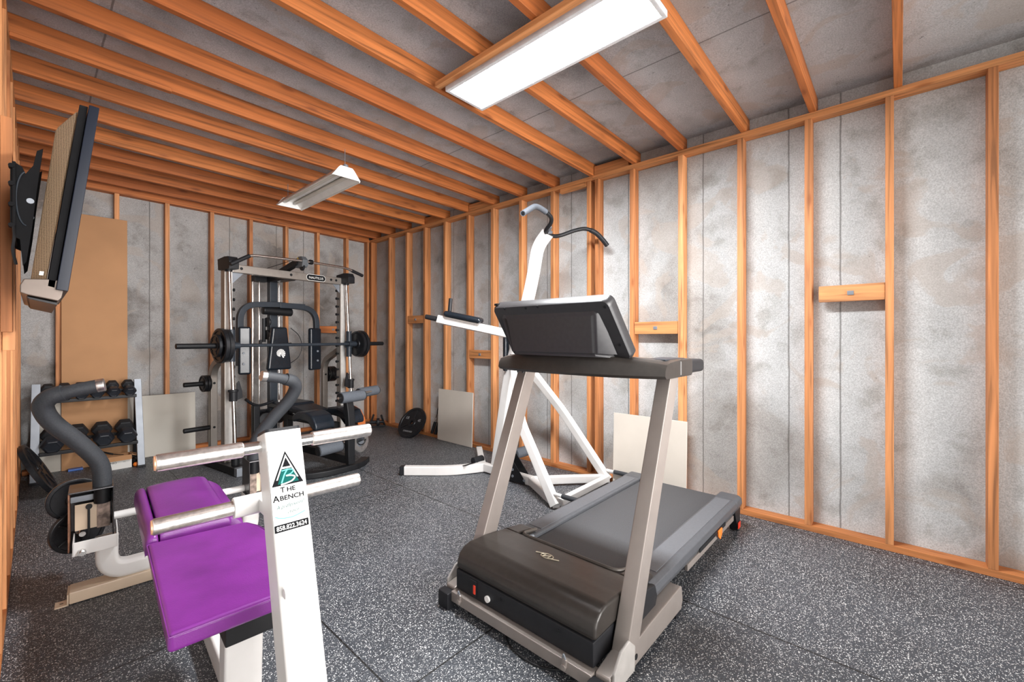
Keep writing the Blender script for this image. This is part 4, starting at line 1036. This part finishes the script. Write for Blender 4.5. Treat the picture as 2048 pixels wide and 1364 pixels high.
# leg lever
b = S_(); b.rect(smoothpath([(CA+.0, -.76, .69), (CA+.005, -.785, .55), (CA+.005, -.80, .40), (CA+.0, -.80, .28), (CA, -.80, .09)], 5), .075, .06, (0, 1, 0), .008); leg = b.build('leg_lever', BLACK, sm, 60)
def foam(p, q, r, nm='foam_roller'):
    b = S_(); b.cyl(p, q, r, seg=26, bev=.010); f_ = b.build(nm, GFOAM, leg, 60)
    d = (Vector(q)-Vector(p)).normalized()
    S_().cyl(Vector(p)-d*.008, Vector(p)+d*.004, r*.86, seg=20).build('roller_cap', BPLAS, f_); S_().cyl(Vector(q)-d*.004, Vector(q)+d*.008, r*.86, seg=20).build('roller_cap', BPLAS, f_)
foam((CA-.10, -.80, .690), (CA+.155, -.79, .690), .052); foam((CA+.245, -.60, .685), (CA+.50, -.57, .69), .050)
foam((CA-.27, -.72, .225), (CA-.05, -.74, .235), .050); foam((CA+.16, -.63, .235), (CA+.31, -.60, .25), .050)
b = S_(); b.cyl((CA-.12, -.795, .69), (CA+.52, -.575, .69), .012, seg=12).cyl((CA-.25, -.72, .23), (CA+.3, -.61, .24), .012, seg=12); b.build('roller_axle', CHROME, leg)
b = S_(); b.box((CA+.215, -.66, .688), (.055, .05, .07), None, .006); b.build('axle_clamp', BLACK, leg)
b = S_(); b.lathe([(.055, 0), (.105, 0), (.107, .006), (.105, .012), (.055, .012), (.053, .006), (.055, 0)], (CA+.13, -.775, .245), (.18, -1, .1), 36)
for k in range(9):
    a = R(160+k*28); b.cyl(Vector((CA+.13+.08*math.cos(a), -.775-.014, .245+.08*math.sin(a))), Vector((CA+.13+.08*math.cos(a), -.79, .245+.08*math.sin(a))), .007, seg=8)
cam = b.build('cam_disc', plain('zinc_plate', (.62, .62, .62), .3, .9, .15, 30), leg)
b = S_(); b.tube([(CA+.13+.048*math.cos(R(k*20)), -.80, .26+.048*math.sin(R(k*20))) for k in range(8, 19)], .006, 8); b.build('cam_cable', BLACK, cam)
b = S_(); b.rect(smoothpath([(CA-.42, -.66, .028), (CA-.25, -.76, .028), (CA, -.80, .028), (CA+.13, -.78, .028), (CA+.25, -.70, .028)], 5), .085, .052, bev=.008); b.build('front_foot', BLACK, sm, 60)
# curl handle at the left of the seat
b = S_(); b.tube(smoothpath([(.17, .25, .635), (.235, .27, .585), (.285, .28, .560), (.33, .29, .552), (.40, .30, .560), (.47, .31, .575)], 5), .0145, 14); b.build('curl_handle', BLACK, sm, 60)
b = S_(); b.bx(.258, .318, .27, .33, .07, .555, .006); b.build('handle_post', BLACK, sm)
b = S_(); b.rect([(.28, .74, .045), (.28, .20, .045)], .06, .06, bev=.006).bx(-.03, 1.24, .72, .79, .012, .07, .006).bx(.28, CA+.03, .26, .33, .02, .07, .005); b.build('rear_crossbar', BLACK, sm)
# plates on the bar and on the storage pegs
sa = SF.to_3x3()
def splate(a, b_, z, sg, r, w, lab, grp, rb=5, bore=.024): plate(SF @ Vector((a, b_, z)), sa @ Vector((-sg, 0, 0)), r, w, lab, grp, rb, None, bore)
L0, R0 = -.035, 1.225
splate(L0-.095, bbr, zb, -1, .150, .038, 'large weight plate on the left end of the machine bar, innermost', 'plates loaded on the machine bar')
splate(L0-.133, bbr, zb, -1, .158, .036, 'large weight plate on the left end of the machine bar, middle one', 'plates loaded on the machine bar')
splate(L0-.162, bbr, zb, -1, .102, .026, 'small weight plate on the left end of the machine bar, outermost', 'plates loaded on the machine bar')
splate(R0+.098, bbr, zb, 1, .150, .038, 'large weight plate on the right end of the machine bar, inner one', 'plates loaded on the machine bar')
splate(R0+.138, bbr, zb, 1, .158, .036, 'large weight plate on the right end of the machine bar, outer one', 'plates loaded on the machine bar')
splate(.03-.065, .62, .79, -1, .083, .028, 'small weight plate on the left storage peg of the machine, nearer the post', 'plates on storage pegs', 0)
splate(.03-.095, .62, .79, -1, .083, .026, 'small weight plate on the left storage peg of the machine, farther out', 'plates on storage pegs', 0)
for k in range(3):
    splate(1.262+.068+k*.033, .62, .79, 1, .095, .030, 'small weight plate on the right storage peg of the machine, %s from the post' % ORD[k], 'plates on storage pegs', 0)

# ------------------------------------------------------------------ dumbbell rack
rk = thing('dumbbell_rack', 'two-tier grey steel dumbbell rack against the back wall', 'rack', (.34, 5.6, 0))
for x, sg in ((-.006, -1), (.690, 1)):
    b = MB(); b.rect([(x, 5.455, .004), (x-sg*.012, 5.60, .838)], .055, .030, (0, 1, 0), .003); f1 = b.build('front_post', GSTEEL, rk)
    b = MB(); b.rect([(x, 5.80, .004), (x-sg*.01, 5.63, .80)], .045, .028, (0, 1, 0), .003); b.build('rear_post', BLACK, rk)
    b = MB(); b.bar((x, 5.47, .03), (x, 5.79, .03), .028, .03, bev=.003).build('side_brace', BLACK, rk); MB().bar((x, 5.52, .36), (x, 5.72, .40), .028, .03, bev=.003).build('side_brace', BLACK, rk)
    b = MB(); b.bx(x-.032, x+.032, 5.43, 5.48, .0005, .02, .003).build('rubber_foot', BPLAS, rk); MB().bx(x-.03, x+.03, 5.77, 5.83, .0005, .02, .003).build('rubber_foot', BPLAS, rk)
SH = {}
def shelf(nm, zf, yf, yr, zr):
    t = math.atan2(zr-zf, yr-yf)
    b = MB(); x0, x1 = .022, .664
    b.bar((x0, yf, zf), (x1, yf, zf), .036, .030, bev=.004).bar((x0, yr, zr), (x1, yr, zr), .036, .030, bev=.004)
    s_ = b.build('shelf', BPLAS, rk)
    SH[nm] = (zf, yf, yr, zr, t)
shelf('top', .685, 5.535, 5.66, .735); shelf('low', .245, 5.455, 5.66, .315)
def dumbbell_proto(R_, L, hl):
    t = thing('hex_dumbbell', '', 'dumbbell', (0, 0, 0), 0, '')
    hexp = [(R_*math.cos(R(60*k)), R_*math.sin(R(60*k))) for k in range(6)]
    small = [(x*.80, y*.80) for x, y in hexp]
    for sg in (-1, 1):
        b = MB(); y0 = sg*(L/2-hl); y1 = sg*L/2
        P = []; 
        for (sc, yy) in ((.86, y0), (1, y0+sg*hl*.12), (1, y1-sg*hl*.30), (.80, y1-sg*hl*.04), (.64, y1), (.58, y1-sg*.003)):
            P += [(x*sc, yy, z*sc) for x, z in hexp]
        F = [[i*6+j, i*6+(j+1) % 6, (i+1)*6+(j+1) % 6, (i+1)*6+j] for i in range(5) for j in range(6)]+[list(range(6)), [30+j for j in range(6)]]
        b.raw(P, F); bmesh.ops.recalc_face_normals(b.bm, faces=list(b.bm.faces)); bmesh.ops.bevel(b.bm, geom=list(b.bm.edges), offset=.003, segments=1, affect='EDGES')
        b.build('head', plain('hex_rubber', (.018, .021, .028), .40, 0, .15, 30) if sg < 0 else RUBB, t, 30)
    b = MB(); b.lathe([(.012, -L/2+hl*.9), (.014, -L*.22), (.0165, 0), (.014, L*.22), (.012, L/2-hl*.9)], (0, 0, 0), (0, 1, 0), 16); b.build('handle', CHROME, t)
    return t
def place_db(proto, first, x, key, R_, label, group, dy=0.0):
    o = proto if first else copy_tree(proto)
    zf, yf, yr, zr, t = SH[key]
    ym = (yf+yr)/2+dy; zm = (zf+zr)/2
    c = Vector((x, ym, zm))+Vector((0, -math.sin(t), math.cos(t)))*(R_*.866+.0145)
    o.location = c; o.rotation_euler = (t, 0, 0); o['label'] = label; o['group'] = group
    return o
p1 = dumbbell_proto(.0505, .22, .075)
for i, x in enumerate((.078, .180, .282, .384, .498, .612)):
    place_db(p1, i == 0, x, 'top', .0505, 'black hex dumbbell on the top tier of the rack, %s from the left' % ORD[i], 'dumbbells on the top tier')
p2 = dumbbell_proto(.074, .30, .105)
for i, x in enumerate((.100, .262, .424, .586)):
    place_db(p2, i == 0, x, 'low', .074, 'larger black hex dumbbell on the lower tier of the rack, %s from the left' % ORD[i], 'dumbbells on the lower tier')

# ------------------------------------------------------------------ boards and small things along the walls
def leanboard(name, m, label, cat, axis, a0, a1, base, z1, lean, th, grp=None):
    """board standing on the floor, its foot at `base` and leaning by `lean` towards +axis wall"""
    b = MB()
    if axis == 'back':
        P = [(a, base+dy+(lean if z > .1 else 0), z) for (z, dy) in ((.001, 0), (z1, 0), (z1, th), (.001, th)) for a in (a0, a1)]
    else:
        P = [(base+dy+(lean if z > .1 else 0), a, z) for (z, dy) in ((.001, 0), (z1, 0), (z1, th), (.001, th)) for a in (a0, a1)]
    b.raw(P, [[0, 1, 3, 2], [2, 3, 5, 4], [4, 5, 7, 6], [6, 7, 1, 0], [0, 2, 4, 6], [1, 3, 5, 7]])
    bmesh.ops.recalc_face_normals(b.bm, faces=list(b.bm.faces)); bmesh.ops.bevel(b.bm, geom=list(b.bm.edges), offset=.0015, segments=1, affect='EDGES')
    return tag(b.build(name, m), label, cat, grp)
leanboard('drywall_sheet', OFFWH, 'wide low off-white board leaning on the back wall behind the dumbbell rack', 'board', 'back', .0, 1.20, 5.832, .640, .022, .013)
leanboard('cardboard_sheet', CARD, 'tall brown cardboard panel leaning on the back wall behind the dumbbell rack', 'panel', 'back', .165, .630, 5.812, 2.44, .040, .010)
leanboard('wall_panel', BEIGE, 'small beige board leaning on the right wall beside the weight plate', 'board', 'right', 3.60, 4.22, 3.312, .620, .020, .010)
leanboard('wall_panel', BEIGE, 'beige board leaning on the right wall behind the treadmill deck', 'board', 'right', 1.205, 1.825, 3.312, .605, .020, .010)
# open carton under the rack
cb_ = thing('carton', 'open brown cardboard carton on the floor under the rack', 'box', (.52, 5.62, 0))
x0, x1, y0, y1 = .425, .625, 5.50, 5.655
W_ = plain('carton_white', (.72, .71, .68), .6, 0, .04, 5)
b = MB(); b.mat(W_); b.bx(x0, x1, y0, y0+.004, .001, .12); b.mat(CARD); b.bx(x0, x0+.004, y0+.004, y1-.004, .001, .12); b.bx(x1-.004, x1, y0+.004, y1-.004, .001, .12); b.bx(x0, x1, y1-.004, y1, .001, .12); b.bx(x0+.004, x1-.004, y0+.004, y1-.004, .001, .005)
b.mat(INK); MC = Matrix(((1, 0, 0, .525), (0, 0, -1, y0-.0002), (0, 1, 0, .062), (0, 0, 0, 1))); b.text('HIO', .026, MC @ Matrix.Translation((-.03, -.006, 0)), .0003); b.text('ooo', .012, MC @ Matrix.Translation((.045, 0, 0)), .0003)
b.build('carton_body', None, cb_)
for nm, P in (('front_flap', [(x0, y0-.002, .121), (x1, y0-.002, .121), (x1-.004, y0-.042, .088), (x0+.004, y0-.042, .088)]),
              ('side_flap', [(x0-.002, y0, .121), (x0-.002, y1, .121), (x0-.055, y1, .10), (x0-.055, y0, .10)]),
              ('side_flap', [(x1+.002, y0, .121), (x1+.002, y1, .121), (x1+.050, y1, .10), (x1+.050, y0, .10)])):
    b = MB(); b.raw([Vector(p) for p in P]+[Vector(p)+Vector((0, 0, .004)) for p in P], [[0, 1, 2, 3], [4, 5, 6, 7], [0, 1, 5, 4], [1, 2, 6, 5], [2, 3, 7, 6], [3, 0, 4, 7]]); b.build(nm, CARD, cb_)
t = thing('hand_tool', 'black handled tool lying across the open carton under the rack', 'tool', (.47, 5.60, .13))
b = MB(); b.tube([(.385, 5.63, .175), (.44, 5.60, .160), (.50, 5.575, .136)], .008, 10); b.build('handle', BPLAS, t)
b = MB(); b.bar((.50, 5.575, .136), (.57, 5.54, .125), .012, .004); b.build('blade', BLACK, t)
bl = MB(); bl.lathe([(0, -.022), (.012, -.0185), (.019, -.011), (.022, 0), (.019, .011), (.012, .0185), (0, .022)], (.655, 5.50, .0225), (0, 0, 1), 20)
tag(bl.build('ball', ORANGE), 'small orange ball on the floor beside the open carton', 'ball')
t = thing('hand_pump', 'black hand pump standing on the floor behind the orange ball', 'pump', (.655, 5.60, 0))
b = MB(); b.cyl((.655, 5.60, .001), (.655, 5.60, .07), .028, .022, 18, .004) if False else b.cyl((.655, 5.60, .001), (.655, 5.60, .055), .025, seg=18, bev=.004); b.build('body', BPLAS, t)
b = MB(); b.cyl((.655, 5.60, .055), (.655, 5.60, .078), .006, seg=10).bx(.632, .678, 5.593, 5.607, .077, .086, .003); b.build('plunger', BLACK, t)
tag(MB().bx(.205, .305, 5.735, 5.80, .001, .018, .003).build('blue_tray', BLUE), 'flat blue case on the floor under the rack', 'case')
# black handled bars leaning by the beige board
def pull_handle(y, x, lab):
    t = thing('resistance_handle', lab, 'handle', (x, y, 0), 0, 'black handles by the beige board')
    b = MB(); b.cyl((x-.02, y, .0405), (x+.012, y-.03, .185), .019, seg=18, bev=.005); b.build('grip', BPLAS, t)
    b = MB(); b.cyl((x+.012, y-.03, .185), (x+.020, y-.04, .245), .0085, seg=12).cyl((x+.016, y-.035, .21), (x+.018, y-.037, .222), .014, seg=12); b.build('stem', CHROME, t)
    b = MB(); b.tube(smoothpath([(x+.020, y-.04, .245), (x+.026, y-.05, .29), (x+.022, y-.062, .33), (x+.03, y-.075, .385)]), .005, 8); b.build('strap', BLACK, t)
pull_handle(4.315, 3.372, 'black handle with strap standing on the bottom plate, closer to the beige board')
pull_handle(4.385, 3.372, 'black handle with strap standing on the bottom plate, farther from the beige board')
# push-up / ab roller gear in the corner
t = thing('push_up_stand', 'black folding push-up stand on the floor in the back right corner', 'exercise stand', (3.22, 5.42, 0))
for dx, dy in ((-.055, .05), (.055, -.05)):
    b = MB(); b.rect(fillet([(3.20+dx*1.6, 5.42+dy, .012), (3.20+dx*1.1, 5.42+dy, .09), (3.21+dx*.5, 5.43+dy, .17)], .02, 4), .022, .022, (0, 1, 0), .004); b.build('leg', BLACK, t)
b = MB(); b.cyl((3.12, 5.47, .07), (3.28, 5.37, .07), .022, seg=16, bev=.004).lathe([(.02, 0), (.05, 0), (.055, .01), (.055, .03), (.05, .04), (.02, .04)], (3.19, 5.42, .07), (.85, -.53, 0), 24); b.build('roller', BPLAS, t)
b = MB(); b.bar((3.11, 5.47, .012), (3.29, 5.36, .012), .03, .02, bev=.004); b.build('base_bar', BLACK, t)
t = thing('orange_tool', 'orange upright plastic tool casing with black knob in the back right corner', 'tool', (3.06, 5.60, 0))
b = MB(); b.prism([(-.02, .001), (.085, .001), (.075, .12), (.02, .24), (-.06, .30), (-.075, .27), (-.03, .17)], .04, Matrix(((.93, 0, -.36, 3.05), (-.36, 0, -.93, 5.64), (0, 1, 0, 0), (0, 0, 0, 1))), .006); b.build('casing', ORANGE, t)
b = MB(); b.cyl((3.062, 5.600, .125), (3.058, 5.588, .125), .018, seg=16).box((3.035, 5.608, .185), (.035, .012, .022), Matrix.Rotation(R(-21), 3, 'Z'), .003); b.build('knob', BLACK, t)

# ------------------------------------------------------------------ camera, light, view
cam_d = bpy.data.cameras.new('camera'); cam = bpy.data.objects.new('camera', cam_d); COL.objects.link(cam)
cam_d.sensor_width = 36.0; cam_d.lens = 36*860/2048; cam_d.shift_y = -7/2048
cam_d.clip_start = .02
TH = math.atan((1024-70)/860)
cam.location = (0, 0, 1.25); cam.rotation_euler = (PI/2, 0, -TH)
SC.camera = cam
w = bpy.data.worlds.new('world'); SC.world = w; w.use_nodes = True
bg = w.node_tree.nodes['Background']; bg.inputs[0].default_value = (1.0, .97, .94, 1); bg.inputs[1].default_value = .65
SC.view_settings.view_transform = 'Standard'; SC.view_settings.look = 'None'
SC.view_settings.exposure = 0.6; SC.view_settings.gamma = 1.0
SC.view_settings.use_curve_mapping = False
ld = bpy.data.lights.new('added_fill_light', 'AREA'); ld.shape = 'RECTANGLE'; ld.size = 3.2; ld.size_y = 2.3; ld.energy = 50; ld.spread = R(75); ld.color = (1, .97, .95)  # soft fill added behind the camera to brighten the far end; no real doorway
lo = bpy.data.objects.new('added_fill_light', ld); COL.objects.link(lo); lo.location = (1.65, -1.25, 1.35); lo.rotation_euler = (R(90), 0, R(0))
SC.cycles.use_denoising = True
SC.cycles.max_bounces = 8; SC.cycles.diffuse_bounces = 5
SC.cycles.sample_clamp_indirect = 6
